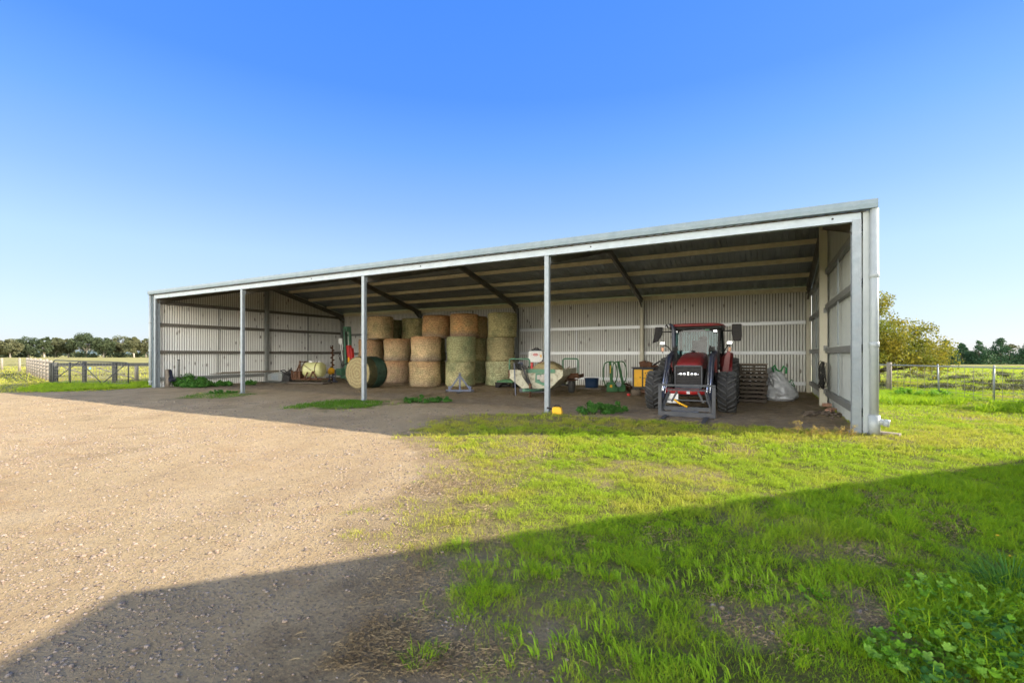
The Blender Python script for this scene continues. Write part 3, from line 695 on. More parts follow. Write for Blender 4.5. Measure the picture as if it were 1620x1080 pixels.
# rushes in the right paddock
parts = []
for i in range(150):
    px = random.uniform(1375, 1700); py = random.choice([random.uniform(590, 600), random.uniform(606, 620), random.uniform(597, 622), random.uniform(585, 625)])
    if px > 1480 and py > 620: py -= 8
    cx, cy = gp(px, py)
    if cx < 15.7: continue
    n = random.randint(40, 110); r = random.uniform(.1, .3)
    x = cx+rng.normal(0, r, n); y = cy+rng.normal(0, r*.7, n)
    v, t = blades(x, y, random.uniform(.12, .34)*(.5+.7*rng.random(n)), np.full(n, .02), .3+.6*rng.random(n)); parts.append((v, t, np.zeros(len(v))))
for i in range(60):
    px = random.uniform(-60, 235); py = random.uniform(575, 598); cx, cy = gp(px, py)
    n = 40; x = cx+rng.normal(0, .3, n); y = cy+rng.normal(0, .2, n)
    v, t = blades(x, y, .16*(.5+.7*rng.random(n)), np.full(n, .03), .3+.6*rng.random(n)); parts.append((v, t, np.zeros(len(v))))
v, t, k = merge(parts)
tag(trimesh('rushes', v, t, M['rush']), 'dark tufts of rushes dotted through the paddocks', 'rushes', None, 'stuff')

# ================================================================ THE SHED
shed = empty('machinery_shed', (AX, AY, 0), -TH, 'long open fronted grey steel farm shed sheltering hay and a tractor', 'shed')
def corr(axis, L0, L1, off, z0, ztop, pitch=.11, amp=.022, sgn=1):
    n = int((L1-L0)/pitch*8); m = MB(); vs = []; fs = []
    for i in range(n+1):
        t = L0+(L1-L0)*i/n; a = off+amp*math.sin(2*PI*(t-L0)/pitch)*sgn
        for z in (z0, ztop(t)): vs.append((t, a, z) if axis == 'x' else (a, t, z))
    for i in range(n): fs.append((2*i, 2*i+2, 2*i+3, 2*i+1))
    return m.add(vs, fs, True)
def rz_(y): return EAVE+(RIDGE-EAVE)*(1-abs(y-DEP/2)/(DEP/2))
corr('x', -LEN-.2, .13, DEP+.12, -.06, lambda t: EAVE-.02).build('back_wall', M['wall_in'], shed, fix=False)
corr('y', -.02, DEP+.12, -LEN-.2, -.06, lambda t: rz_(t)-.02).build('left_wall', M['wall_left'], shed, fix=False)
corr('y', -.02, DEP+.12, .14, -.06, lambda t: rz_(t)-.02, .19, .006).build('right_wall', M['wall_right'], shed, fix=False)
# roof with ribs running down the slope
m = MB(); prof = []
x = -LEN-.3
while x < .0:
    prof += [(x, 0), (x+.13, 0), (x+.145, .029), (x+.175, .029), (x+.19, 0)]; x += .19
vs = []
for (y, z) in ((-.05, EAVE+.0), (DEP/2, RIDGE), (DEP+.25, EAVE-.03)): vs += [(px, y, z+dz) for px, dz in prof]
prof = [p for p in prof if p[0] < .14]+[(.15, 0)]
vs = []
for (y, z) in ((-.05, EAVE+.0), (DEP/2, RIDGE), (DEP+.25, EAVE-.03)): vs += [(px, y, z+dz) for px, dz in prof]
k = len(prof); m.add(vs, [(j*k+i, j*k+i+1, (j+1)*k+i+1, (j+1)*k+i) for j in range(2) for i in range(k-1)])
m.build('roof', M['roof'], shed, fix=False)
m = MB(); m.box((-LEN/2, DEP/2, RIDGE+.045), (LEN+.6, .3, .02)); m.build('ridge_cap', M['galv'], shed)
slope = math.atan((RIDGE-EAVE)/(DEP/2))
for y in (9.85, 8.45, 7.05, 5.85, 5.40, 4.2, 2.8, 1.4):
    mb = MB(); z = rz_(y)-.10
    mb.box((-LEN/2, y, z), (LEN+.1, .018, .16)); mb.box((-LEN/2, y+.032, z-.071), (LEN+.1, .045, .018)); mb.box((-LEN/2, y+.032, z+.071), (LEN+.1, .045, .018))
    mb.build('purlin', M['purlin'], shed)
mb = MB(); mb.box((-LEN/2, DEP-.03, EAVE-.14), (LEN+.1, .02, .2)); mb.box((-LEN/2, DEP+.02, EAVE-.232), (LEN+.1, .08, .016)); mb.build('eave_purlin', M['purlin'], shed)
# rafters: I sections, both slopes
for k in range(5):
    xx = -k*BAY+(-.02 if k == 0 else (.02 if k == 4 else 0))
    for (ya, yb) in ((.05, DEP/2), (DEP-.05, DEP/2)):
        mb = MB(); za, zb = rz_(ya)-.30, rz_(yb)-.30
        up = (0, -(zb-za), (yb-ya)) if yb > ya else (0, (zb-za), -(yb-ya))
        mb.bar((xx, ya, za), (xx, yb, zb), .05, .22, up=(0, 0, 1)); mb.bar((xx, ya, za-.11), (xx, yb, zb-.11), .11, .014); mb.bar((xx, ya, za+.11), (xx, yb, zb+.11), .11, .014)
        if yb < ya: mb.bar((xx, ya+(.55 if yb > ya else -.55), rz_(ya+(.55 if yb > ya else -.55))-.42), (xx, ya, za-.35), .05, .12)
        mb.build('rafter', M['rafter'], shed)
# posts
for k in range(5):
    xx = -k*BAY
    if 0 < k < 4:
        mb = MB(); mb.box((xx, .02, 2.09), (.125, .125, 4.22)); mb.box((xx, .02, .005), (.2, .2, .012)); mb.box((xx+.045, .09, 4.1), (.05, .04, .2))
        p = mb.build('front_post', M['galv'], shed, bevel=.008)
    else:
        mb = MB(); s_ = 1 if k == 0 else -1
        mb.box((xx, .04, 2.12), (.012, .2, 4.24)); mb.box((xx-s_*0, -.055, 2.12), (.15, .012, 4.24)); mb.box((xx, .135, 2.12), (.15, .012, 4.24)); mb.box((xx+.069, -.03, 2.12), (.012, .05, 4.24)); mb.box((xx, .04, .01), (.25, .26, .02))
        mb.build('front_post', M['galv'], shed)
    mb = MB(); h_ = EAVE-.3
    mb.box((xx, DEP-.12, h_/2), (.012, .2, h_)); mb.box((xx, DEP-.22, h_/2), (.14, .012, h_)); mb.box((xx, DEP-.02, h_/2), (.14, .012, h_))
    mb.build('rear_post', M['cream_steel'] if k < 2 else M['galv_dull'], shed)
for xx, mt in ((0, M['cream_steel']), (-LEN, M['galv_dull'])):
    mb = MB(); h_ = RIDGE-.3
    mb.box((xx-.02, DEP/2-.09, h_/2), (.2, .014, h_)); mb.box((xx+(.07 if xx == 0 else -.11), DEP/2, h_/2), (.014, .18, h_)); mb.box((xx+(-.11 if xx == 0 else .07), DEP/2, h_/2), (.014, .18, h_))
    mb.build('middle_post', mt, shed)
    for zc in (1.75, 2.9, .45):
        mb = MB(); mb.box((xx+(.03 if xx == 0 else -.03), DEP/2-.11, zc), (.10, .012, .16)); mb.build('cleat', M['galv_dull'], shed)
# girts
for z in (.42, 1.70, 3.02, 4.08):
    for xx, mt in ((.075, M['galv_dull']), (-LEN-.12, M['rafter'] if z > 1 else M['galv_dull'])):
        mb = MB(); s_ = 1 if xx > 0 else -1
        mb.box((xx, DEP/2, z+.05), (.10, DEP-.1, .014)); mb.box((xx-s_*.05, DEP/2, z-.02), (.014, DEP-.1, .15)); mb.box((xx, DEP/2, z-.09), (.10, DEP-.1, .014))
        mb.build('girt', mt, shed)
for bay in range(4):
    x0, x1 = -(bay+1)*BAY+.08, -bay*BAY-.08
    mt = M['brightrail'] if bay < 2 else M['galv_dull']
    for z in (.36, 1.64, 2.9):
        mb = MB(); c = (x0+x1)/2
        mb.box((c, DEP+.055, z+.045), (x1-x0, .09, .045)); mb.box((c, DEP+.055, z-.05), (x1-x0, .09, .045)); mb.box((c, DEP+.075, z), (x1-x0, .04, .05))
        mb.build('girt', mt, shed)
    mb = MB(); mb.box(((x0+x1)/2, DEP+.03, 1.65), (.035, .035, 2.5)); mb.build('bridging', M['brightrail'] if bay < 2 else M['galv_dull'], shed)
for y in (2.9, 8.4):
    for xx, mt in ((.045, M['galv']), (-LEN-.08, M['galv_dull'])):
        for (za, zb) in ((.52, 1.6), (1.8, 2.92), (3.1, 3.98)):
            mb = MB(); mb.box((xx, y+(0 if za < 1 else .05), (za+zb)/2), (.035, .035, zb-za)); mb.build('bridging', mt, shed)
# head beam, gutter, barge caps
mb = MB(); mb.box((-LEN/2, -.05, 4.285), (LEN+.14, .015, .165)); mb.box((-LEN/2, .02, 4.21), (LEN+.14, .14, .015)); mb.box((-LEN/2, .02, 4.36), (LEN+.14, .14, .015))
mb.build('head_beam', M['fascia'], shed)
mb = MB(); mb.box((-LEN/2, -.040, 4.382), (LEN+.3, .03, .022)); mb.build('debris_line', M['bark'], shed)
mb = MB(); mb.box((-LEN/2, .13, 4.31), (LEN+.1, .06, .16)); mb.build('eave_strut', M['purlin'], shed)
mb = MB(); gl = LEN+.62; gc = -LEN/2
mb.prism([(-.20, 4.40), (-.06, 4.40), (-.06, 4.555), (-.075, 4.555), (-.075, 4.415), (-.185, 4.415), (-.185, 4.545), (-.165, 4.545), (-.165, 4.57), (-.205, 4.57), (-.21, 4.48)], gc-gl/2, gc+gl/2, 'YZ')
for e_ in (gc-gl/2-.003, gc+gl/2+.003): mb.box((e_, -.132, 4.485), (.006, .158, .172))
mb.build('gutter', M['gutter'], shed)
for e_ in (-LEN-.27, .22):
    for (ya, yb) in ((-.05, DEP/2), (DEP+.25, DEP/2)):
        mb = MB(); mb.bar((e_, ya, rz_(max(min(ya, DEP), 0))-.06), (e_, yb, RIDGE-.06), .05, .2); mb.build('barge_cap', M['gutter'], shed)
# corner flashings and downpipes
for xx, s_ in ((.15, 1), (-LEN-.21, -1)):
    mb = MB(); mb.box((xx, -.045, 2.2), (.10, .012, 4.38)); mb.box((xx+s_*.055, .03, 2.2), (.012, .16, 4.38)); mb.build('corner_flashing', M['pvc'] if s_ > 0 else M['gutter'], shed)
def downpipe(x, y, r):
    mb = MB(); mb.tube([(x, y, .12), (x, y, 4.40)], r, 20); p = mb.build('downpipe', M['pvc'], shed)
    for z in (.28, 1.75, 3.1):
        mb = MB(); mb.lathe([(r+.003, z-.05), (r+.010, z-.045), (r+.010, z+.045), (r+.003, z+.05)], 20, c=(x, y, 0)); mb.build('pipe_collar', M['pvc'], p)
    return p
p = downpipe(.27, -.10, .073)
mb = MB(); mb.tube([(.27, -.10, .0), (.27, -.10, .38)], .098, 20); mb.tube([(.27, -.10, .27), (.45, -.14, .24)], .06, 16); mb.tube([(.42, -.13, .245), (.50, -.15, .23)], .072, 16); mb.build('pipe_boot', M['pvc'], p)
downpipe(-LEN-.30, -.10, .06)
for (x, z) in ((-.4, 4.30), (-5.5, 4.3), (-11, 4.3), (-16, 4.3), (-22, 4.3)):
    mb = MB(); mb.tube([(x, -.058, z), (x, -.064, z)], .022, 10); mb.build('bolt', M['black_steel'], shed)
# slab by the downpipe
mb = MB(); mb.box((0, 0, .02), (.46, .15, .06)); tag(mb.build('concrete_sill', M['timber'], None, (*gp(1401, 687), .0), -.95, .01), 'narrow concrete block lying beside the downpipe foot', 'block')

# planks on the left wall
mb = MB()
for i in range(3): mb.box((-LEN+.02+.06*i, 4.4+.1*i, .56+.035*i), (.07, 3.9-.3*i, .03), Matrix.Rotation(.01*i, 3, 'Z'))
tag(mb.build('plank_bundle', M['timber_pale'], None, (AX, AY, 0), -TH), 'long pale planks laid on the bottom rail of the left wall', 'planks')

# neighbouring building that throws the long foreground shadow
nb_ = empty('neighbour_shed', (5.64, 3.04, 0), math.atan2(.353, .935), 'grey farm building beside the camera, outside the view', 'building')
Hn = 4.07; Wn = 8.5; Ln = 26; Rn = .86
mb = MB(); mb.prism([(0, 0), (Ln, 0), (Ln, -Wn), (0, -Wn)], 0, Hn, 'XY'); mb.build('wall', M['shedwall2'], nb_)
mb = MB(); mb.add([(0, 0, Hn), (0, -Wn/2, Hn+Rn), (0, -Wn, Hn), (Ln, 0, Hn), (Ln, -Wn/2, Hn+Rn), (Ln, -Wn, Hn)], [(0, 1, 2), (5, 4, 3), (0, 3, 4, 1), (1, 4, 5, 2)]); mb.build('roof', M['galv'], nb_)

# ================================================================ BALES
def bale_mesh(R=.75, H=1.22, seed=0):
    random.seed(seed); m = MB(); n = 56; prof = [(.001, -0.0), (R*.6, 0), (R-.05, .0), (R-.012, .03)]
    zs = [.12, .25, .4, .55, .7, .85, 1.0, 1.1]
    prof += [(R+.012*math.sin(z*5+seed)+random.uniform(-.008, .008), z) for z in zs]+[(R-.012, H-.03), (R-.05, H), (R*.6, H+.01), (.001, H+.012)]
    ph = [random.uniform(0, 6) for _ in range(6)]
    vs = []
    for (r, z) in prof:
        for k in range(n):
            t = 2*PI*k/n
            rr = r*(1+.020*math.sin(2*t+ph[0]+z)+.014*math.sin(3*t+ph[1]+z*3)+.009*math.sin(7*t+ph[2]+z*6)+.012*math.sin(z*4.2+ph[3])*math.sin(t+ph[4])+random.uniform(-.006, .006))
            vs.append((rr*math.cos(t), rr*math.sin(t), z))
    k_ = len(prof); fs = [(i*n+k, i*n+(k+1) % n, (i+1)*n+(k+1) % n, (i+1)*n+k) for i in range(k_-1) for k in range(n)]
    return m.add(vs, fs, True)
protos = [bale_mesh(seed=s_).build('hay_bale', M['hay']) for s_ in (1, 2, 3)]
TAN = (.50, .385, .20, 1); TANG = (.50, .385, .20, .9)
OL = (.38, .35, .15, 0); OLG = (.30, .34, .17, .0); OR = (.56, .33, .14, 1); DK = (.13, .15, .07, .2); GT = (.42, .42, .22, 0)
B = [  # px, Zc, level, colour, lean, label
 (587, 27.2, 0, TAN, 'bottom bale of the leftmost stack, mostly behind the lying green bale'), (587, 27.2, 1, (.40, .25, .14, .5), 'brownish middle bale of the leftmost stack, split in view by a front post'),
 (602, 25.9, 2, (.50, .37, .18, .35), 'tan top bale at the far left of the stacked hay'),
 (629, 26.0, 0, (.42, .29, .19, .8), 'bottom bale just right of the lying green wrapped bale'), (629, 26.0, 1, (.54, .41, .23, 1), 'middle bale with reddish top edge, second stack from the left'),
 (655, 27.3, 2, OL, 'olive green top bale, second from left in the top row'),
 (672, 23.05, 0, (.48, .37, .20, .6), 'wide bottom bale with a pink tinged top, third stack from left'), (674, 23.05, 1, (.55, .42, .23, 1), 'wide tan middle bale under the third stack\'s orange one'),
 (690.5, 25.3, 2, OR, 'orange topped bale with grey foot, third in the top row'), (734.5, 24.35, 2, (.62, .36, .14, 1), 'brightest orange top bale, fourth in the top row'),
 (728, 23.2, 0, GT, 'pale green bottom bale right behind the blue hitch frame'), (730, 23.2, 1, OLG, 'green middle bale with a large black stain on its right side'),
 (751, 26.0, 0, OLG, 'bottom bale of the recessed stack between the two green stacks'), (751, 26.0, 1, OL, 'middle bale of the recessed stack between the two green stacks'), (751, 26.0, 2, (.50, .36, .15, .6), 'tan top bale half hidden behind the brightest orange one'),
 (791, 23.9, 0, (.44, .48, .27, 0), 'mint tinged bottom bale beside the trailer, rightmost stack'), (792, 23.9, 1, (.40, .37, .19, 0), 'tan green middle bale of the rightmost stack'), (795, 23.7, 2, (.40, .38, .17, 0), 'top bale of the rightmost stack with a dark green band'),
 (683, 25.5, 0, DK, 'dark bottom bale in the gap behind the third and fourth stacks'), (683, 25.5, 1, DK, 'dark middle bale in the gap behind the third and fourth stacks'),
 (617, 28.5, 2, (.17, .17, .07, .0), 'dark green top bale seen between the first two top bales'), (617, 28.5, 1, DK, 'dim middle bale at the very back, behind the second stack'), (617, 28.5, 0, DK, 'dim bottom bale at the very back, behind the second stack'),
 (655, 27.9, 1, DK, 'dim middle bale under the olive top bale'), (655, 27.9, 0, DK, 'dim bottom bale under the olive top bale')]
random.seed(5)
for i, (px, Zc, lv, colr, lab) in enumerate(B):
    src = protos[i % 3]
    o = src if i < 3 else src.copy()
    if i >= 3: COL.objects.link(o)
    x, y = pz(px, Zc); o.location = (x, y, .01+lv*1.215); o.rotation_euler = (random.uniform(-.006, .006), random.uniform(-.006, .006), random.uniform(0, 6.28))
    s_ = random.uniform(.97, 1.0); 
    if Zc > 24 and px < 660: s_ *= .97
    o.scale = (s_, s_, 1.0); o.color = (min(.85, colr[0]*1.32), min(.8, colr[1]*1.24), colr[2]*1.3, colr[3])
    tag(o, lab, 'hay bale', 'round hay bales stacked three high')
# lying wrapped bale
x, y = pz(565, 21.3)
lb = empty('wrapped_hay_bale', (x, y, .73), -TH+.06, 'round bale lying on its side in green and black net wrap', 'hay bale')
R = .74
mb = MB(); mb.lathe([(.001, .0), (.3, -.015), (.55, .0), (R-.03, .02), (R, .06), (R, .1)], 48, 'Z', jit=.01)
f_ = mb.build('hay_core', M['hayface'], lb, fix=False); f_.rotation_euler = (-PI/2, 0, 0)
mb = MB(); mb.lathe([(R-.01, .02), (R+.004, .05), (R+.008, .2), (R+.004, .4), (R+.006, .55)], 48, 'Y', jit=.006); mb.build('dark_wrap', M['wrap_dark'], lb, fix=False)
mb = MB(); mb.lathe([(R+.010, .50), (R+.014, .62), (R+.012, .8), (R+.012, 1.0), (R+.004, 1.2), (R-.04, 1.25), (.001, 1.26)], 48, 'Y', jit=.004); mb.build('green_wrap', M['wrap'], lb, fix=False)
lb.scale = (1, 1, 1)

# ================================================================ LEFT BAY CONTENTS
RZ = -TH
# sprayer
e = empty('spray_tank_unit', (*gp(494, 606.5), 0), RZ+.35, 'pale yellow poly spray tank in a rusty frame on a pallet', 'sprayer')
mb = MB(); r = .40; prof = [(.001, -.56), (.22, -.55), (.36, -.50), (r, -.42)]+[(r+(.012 if i % 2 else 0), -.42+.84*i/8) for i in range(1, 8)]+[(r, .42), (.36, .50), (.22, .55), (.001, .56)]
mb.lathe(prof, 32, 'X', c=(.12, 0, .62)); tk = mb.build('tank', M['tank'], e, fix=True)
mb = MB(); mb.lathe([(.14, .98), (.14, 1.05), (.12, 1.08), (.001, 1.09)], 20, c=(-.05, 0, .02)); mb.build('lid', M['white'], tk)
mb = MB(); mb.lathe([(.07, .98), (.07, 1.06), (.001, 1.07)], 16, c=(.4, 0, .02)); mb.build('cap', M['white'], tk)
mb = MB()
for x in (-.35, .38): mb.tube(arc((x, 0, .62), .425, -.3, PI+.3, 14, 'YZ'), .018, 6)
mb.build('strap', M['rust'], e)
mb = MB()
for (a, b) in (((-.95, -.35, .12), (.75, -.35, .12)), ((-.95, .35, .12), (.75, .35, .12)), ((-.45, -.42, .1), (-.45, -.42, 1.1)), ((-.45, .42, .1), (-.45, .42, 1.05)), ((-.45, -.42, 1.05), (-.45, .42, 1.05)), ((-.95, -.3, .1), (-.45, -.4, .95)), ((-.95, .3, .1), (-.45, .4, .95)),
               ((-.95, -.35, .12), (-.95, -.35, .6)), ((-.95, .35, .12), (-.95, .35, .6)), ((.1, -.44, .1), (.3, -.44, .55)), ((.55, -.44, .1), (.3, -.44, .55)), ((-.2, -.44, .1), (.0, -.44, .5)), ((-.7, -.36, .12), (-.7, -.36, .5)), ((-1.1, -.2, .3), (-.6, -.2, .3)), ((-.8, .0, .1), (-.8, 0, .55))):
    mb.bar(a, b, .06, .06)
mb.build('frame', M['rust'], e)
mb = MB(); mb.box((-.72, -.1, .35), (.35, .45, .38)); mb.tube([(-.9, -.35, .5), (-.5, -.5, .6), (-.2, -.48, .9), (.2, -.47, .6)], .015, 6); mb.build('pump', M['rust'], e, bevel=.02)
e2 = empty('pallet', (*gp(490, 607), 0), RZ+.3, 'low grey pallet carrying the yellow spray tank', 'pallet')
def pallet(e2, w=1.2, d=1.0, z0=0.01):
    for y in (-d/2+.05, 0, d/2-.05):
        mb = MB(); mb.box((0, y, z0+.06), (w, .05, .075)); mb.build('bearer', M['pallet'], e2)
    for z in (z0+.012, z0+.108):
        n = 7 if z > z0+.05 else 3
        for i in range(n):
            mb = MB(); mb.box((-w/2+.05+(w-.1)*i/(n-1), random.uniform(-.01, .01), z), (.1, d, .018)); mb.build('deck_board', M['pallet'], e2)
pallet(e2, 2.1, .9)
e.location.z = .13
# box + black junk
e = empty('metal_crate', (*gp(441, 605), 0), RZ+.2, 'dented grey steel box on a board by the left wall', 'crate')
mb = MB(); mb.prism([(-.5, .1), (.48, .1), (.5, .55), (.2, .58), (-.46, .5)], -.3, .3, 'XZ'); mb.build('body', M['galv_dull'], e, bevel=.01)
mb = MB(); mb.box((.0, -.02, .04), (1.7, .8, .05)); mb.build('base_board', M['timber_dark'], e)
mb = MB(); mb.box((.0, -.306, .33), (.5, .012, .3)); mb.build('panel', M['galv'], e)
e = empty('black_implement', (*gp(458, 605.5), 0), RZ, 'small black machine part leaning beside the grey steel box', 'machine part')
mb = MB(); mb.box((0, 0, .25), (.5, .4, .42), Matrix.Rotation(.3, 3, 'Y')); mb.tube([(-.2, -.1, .5), (-.5, -.2, .68), (-.1, -.25, .72), (.1, -.1, .5)], .03, 8); mb.tube([(.1, 0, .4), (.15, 0, .85)], .025, 8); mb.box((-.1, 0, .6), (.5, .1, .1), Matrix.Rotation(-.5, 3, 'Y')); mb.build('housing', M['black_steel'], e, bevel=.02)
# yellow pump
e = empty('yellow_pump', (*gp(524, 604), 0), RZ, 'round yellow pump on a small stand behind the spray tank', 'pump')
mb = MB(); mb.lathe([(.001, -.12), (.16, -.12), (.2, -.06), (.2, .06), (.16, .14), (.07, .18), (.001, .18)], 20, 'Y', c=(0, 0, .62)); mb.build('pump_housing', M['yellow'], e)
mb = MB()
for a, b in (((-.2, 0, 0), (-.1, 0, .5)), ((.2, 0, 0), (.1, 0, .5)), ((-.3, -.1, .25), (.45, -.1, .3)), ((-.3, .1, .02), (.4, .1, .02)), ((.3, 0, 0), (.35, 0, .7))): mb.bar(a, b, .05, .05)
mb.build('stand', M['bluegrey'], e)
# rusty auger chain
e = empty('rusty_auger', (*pz(526, 26.8), 0), RZ, 'upright rusty auger screw against the left wall', 'auger')
mb = MB(); pts = []
vs = []; fs = []; n = 90
for i in range(n+1):
    t = i/n*2*PI*7; z = .1+1.95*i/n
    vs += [(.03*math.cos(t), .03*math.sin(t), z), (.13*math.cos(t), .13*math.sin(t), z)]
mb.add(vs, [(2*i, 2*i+1, 2*i+3, 2*i+2) for i in range(n)]); mb.build('screw', M['rust'], e, fix=False)
mb = MB(); mb.tube([(0, 0, 0), (0, 0, 2.1)], .035, 8); mb.build('shaft', M['rust'], e)
# post driver
e = empty('post_driver', (*pz(552, 27.2), 0), RZ, 'tall green post driver with a red and yellow ram in the back left corner', 'post driver')
mb = MB(); mb.bar((-.1, 0, .1), (-.32, 0, 3.2), .14, .16); mb.bar((.12, .1, .1), (-.05, .1, 3.15), .10, .12); mb.box((-.2, .05, 3.05), (.32, .3, .3)); mb.bar((-.6, 0, .25), (.6, 0, .25), .15, .15); mb.bar((-.2, 0, .9), (-.75, 0, .5), .09, .09); mb.box((-.55, -.1, .55), (.4, .35, .4)); mb.build('mast', M['green_pale'], e)
for nm, mt in (('mast_rail', 'black_steel'),):
    mb = MB(); mb.bar((.0, -.1, .3), (-.2, -.1, 3.1), .05, .05); mb.tube([(-.3, -.1, 2.0), (-.6, -.2, 1.5), (-.35, -.2, .9), (0, -.1, 1.1)], .025, 6); mb.build(nm, M[mt], e)
mb = MB(); mb.bar((.22, -.05, 1.05), (.06, -.05, 2.1), .2, .25); mb.bar((.40, -.05, 1.15), (.28, -.05, 1.95), .1, .2); mb.build('ram_housing', M['red_bright'], e, bevel=.02)
mb = MB(); mb.bar((.21, -.19, 1.12), (.175, -.19, 1.40), .15, .02); mb.build('yellow_plate', M['yellow'], e)
mb = MB(); mb.box((-.52, -.15, 2.35), (.28, .05, .34)); mb.box((-.50, -.15, 2.0), (.05, .04, .36)); mb.box((-.36, -.15, 2.0), (.05, .04, .36)); mb.bar((-.43, -.15, 1.82), (-.34, -.15, 1.2), .05, .04); mb.build('tool_board', M['white'], e)
# corner junk: shovel, stump
e = empty('shovel', (*sl(-LEN+.25, .85), 0), RZ, 'dark shovel leaning in the front left corner', 'shovel')
mb = MB(); mb.tube([(0, 0, .25), (-.18, .1, 1.3)], .022, 8); mb.tube([(-.26, .1, 1.3), (-.1, .1, 1.3)], .022, 8); mb.build('handle', M['timber_dark'], e)
mb = MB(); mb.prism([(-.13, .02), (.13, .02), (.15, .3), (0, .36), (-.15, .3)], -.01, .01, 'XZ'); mb.build('blade', M['black_steel'], e)
e = empty('oil_drum_pan', (*sl(-LEN+.05, .6), 0), RZ, 'dark blue pan wedged between left corner post and wall', 'pan')
mb = MB(); mb.prism([(-.28, .25), (.2, .25), (.3, .36), (.05, .42), (-.2, .85), (-.32, .8)], -.12, .12, 'XZ'); mb.build('pan_body', M['navy'], e, bevel=.01)
e = empty('timber_stump', (*gp(265, 612), 0), .2, 'grey split timber stump standing in the weeds inside the left corner', 'stump')
mb = MB(); mb.tube([(0, 0, 0), (.0, 0, .4), (-.03, 0, .85)], [.1, .09, .08], 9); mb.build('stump_wood', M['timber'], e, bevel=0)

# ================================================================ A-FRAME HITCH
e = empty('hitch_frame', (*gp(727.5, 621), 0), RZ+.45, 'blue grey A shaped three point hitch frame on the dirt', 'hitch frame')
mb = MB()
for s_ in (-1, 1): mb.bar((s_*.40, 0, .16), (s_*.03, 0, .66), .05, .06)
mb.build('diagonal_arm', M['bluegrey'], e)
mb = MB(); mb.box((0, .0, .40), (.07, .07, .7)); mb.box((-.03, -.02, .76), (.02, .12, .12)); mb.box((.03, -.02, .76), (.02, .12, .12)); mb.build('mast', M['bluegrey'], e)
mb = MB(); mb.box((0, 0, .09), (.95, .09, .07)); mb.build('cross_bar', M['bluegrey'], e)
for s_ in (-1, 1):
    mb = MB(); mb.box((s_*.42, 0, .17), (.10, .1, .2)); mb.tube([(s_*.44, 0, .1), (s_*.58, 0, .1)], .03, 8); mb.build('lug', M['bluegrey'], e)
mb = MB(); mb.box((0, .15, .03), (1.15, .3, .03)); mb.box((0, -.25, .03), (.1, .5, .04)); mb.build('foot_plate', M['black_steel'], e)

# ================================================================ FEED CART
cart = empty('feed_cart', (*pz(847, 17.1), 0), RZ+.20, 'cream and green hay feeding trailer with tapering sides', 'trailer')
def cartbody():
    mb = MB(); y0, y1 = 0, 3.1
    P = [(-1.0, .92), (-1.0, .72), (-.50, .28), (.52, .28), (1.0, .72), (1.0, 1.0)]
    # front panel
    mb.prism([(-1.0, 1.0), (-1.0, .70), (-.48, .30), (.52, .30), (1.02, .78), (1.02, 1.02)], -.03, .0, 'XZ')
    for a, b in (((-1.0, .70), (-1.0, 1.0)), ((-.48, .30), (-1.0, .70)), ((1.02, .78), (.52, .30)), ((1.02, 1.02), (1.02, .78))):
        mb.add([(a[0], .0, a[1]), (b[0], .0, b[1]), (b[0], y1, b[1]), (a[0], y1, a[1])], [(0, 1, 2, 3)])
    mb.prism([(-1.0, .95), (-1.0, .70), (-.48, .30), (.52, .30), (1.02, .78), (1.02, 1.0)], y1, y1+.03, 'XZ')
    return mb
cartbody().build('body', M['cream'], cart, fix=False)
mb = MB(); mb.box((.2, -.045, .96), (1.1, .03, .14)); mb.build('top_band', M['green_pale'], cart)
mb = MB(); mb.prism([(.02, .88), (.42, .88), (.42, .5), (.35, .42), (.0, .55)], -.05, -.032, 'XZ'); mb.build('green_panel', M['green_pale'], cart)
mb = MB(); mb.box((.0, -.06, .25), (1.15, .14, .13)); mb.box((.0, 1.5, .28), (.9, 3.0, .06)); mb.build('chassis', M['frame_steel'], cart)
mb = MB(); mb.tube([(-.17, -.06, .3), (-.3, -.5, .3), (-.12, -1.2, .34)], .05, 8); mb.tube([(.4, -.06, .3), (.1, -.7, .3), (-.12, -1.2, .34)], .045, 8); mb.build('drawbar', M['green_pale'], cart)
mb = MB(); mb.tube([(-.14, -.2, .02), (-.14, -.2, .5)], .035, 10); mb.tube([(-.14, -.2, .24), (-.14, -.2, .5)], .055, 10); mb.lathe([(.07, 0), (.07, .02), (.001, .02)], 12, c=(-.14, -.2, .0)); mb.build('jack_stand', M['rust'], cart)
def hoop(x0, x1, y, z0, z1):
    r = .08; mb = MB()
    mb.tube([(x0, y, z0)]+arc((x0+r, y, z1-r), r, PI, PI/2, 5)+arc((x1-r, y, z1-r), r, PI/2, 0, 5)+[(x1, y, z0)], .026, 8)
    mb.build('hoop_rail', M['green_pale'], cart)
hoop(-1.0, -.22, .02, .82, 1.40); hoop(.72, 1.32, 1.6, .80, 1.40)
mb = MB(); mb.bar((-1.0, -.01, .7), (-1.0, -.01, 1.0), .05, .05); mb.build('corner_post', M['rust'], cart)
mb = MB(); mb.bar((.72, 1.6, .85), (1.0, 1.6, 1.1), .03, .03); mb.bar((.8, 1.6, .7), (1.35, 1.6, .75), .06, .2); mb.bar((1.32, 1.6, .7), (1.32, 3.0, .7), .06, .14); mb.bar((.6, 2.0, .5), (1.3, 1.7, .58), .05, .05); mb.build('side_frame', M['rust'], cart)
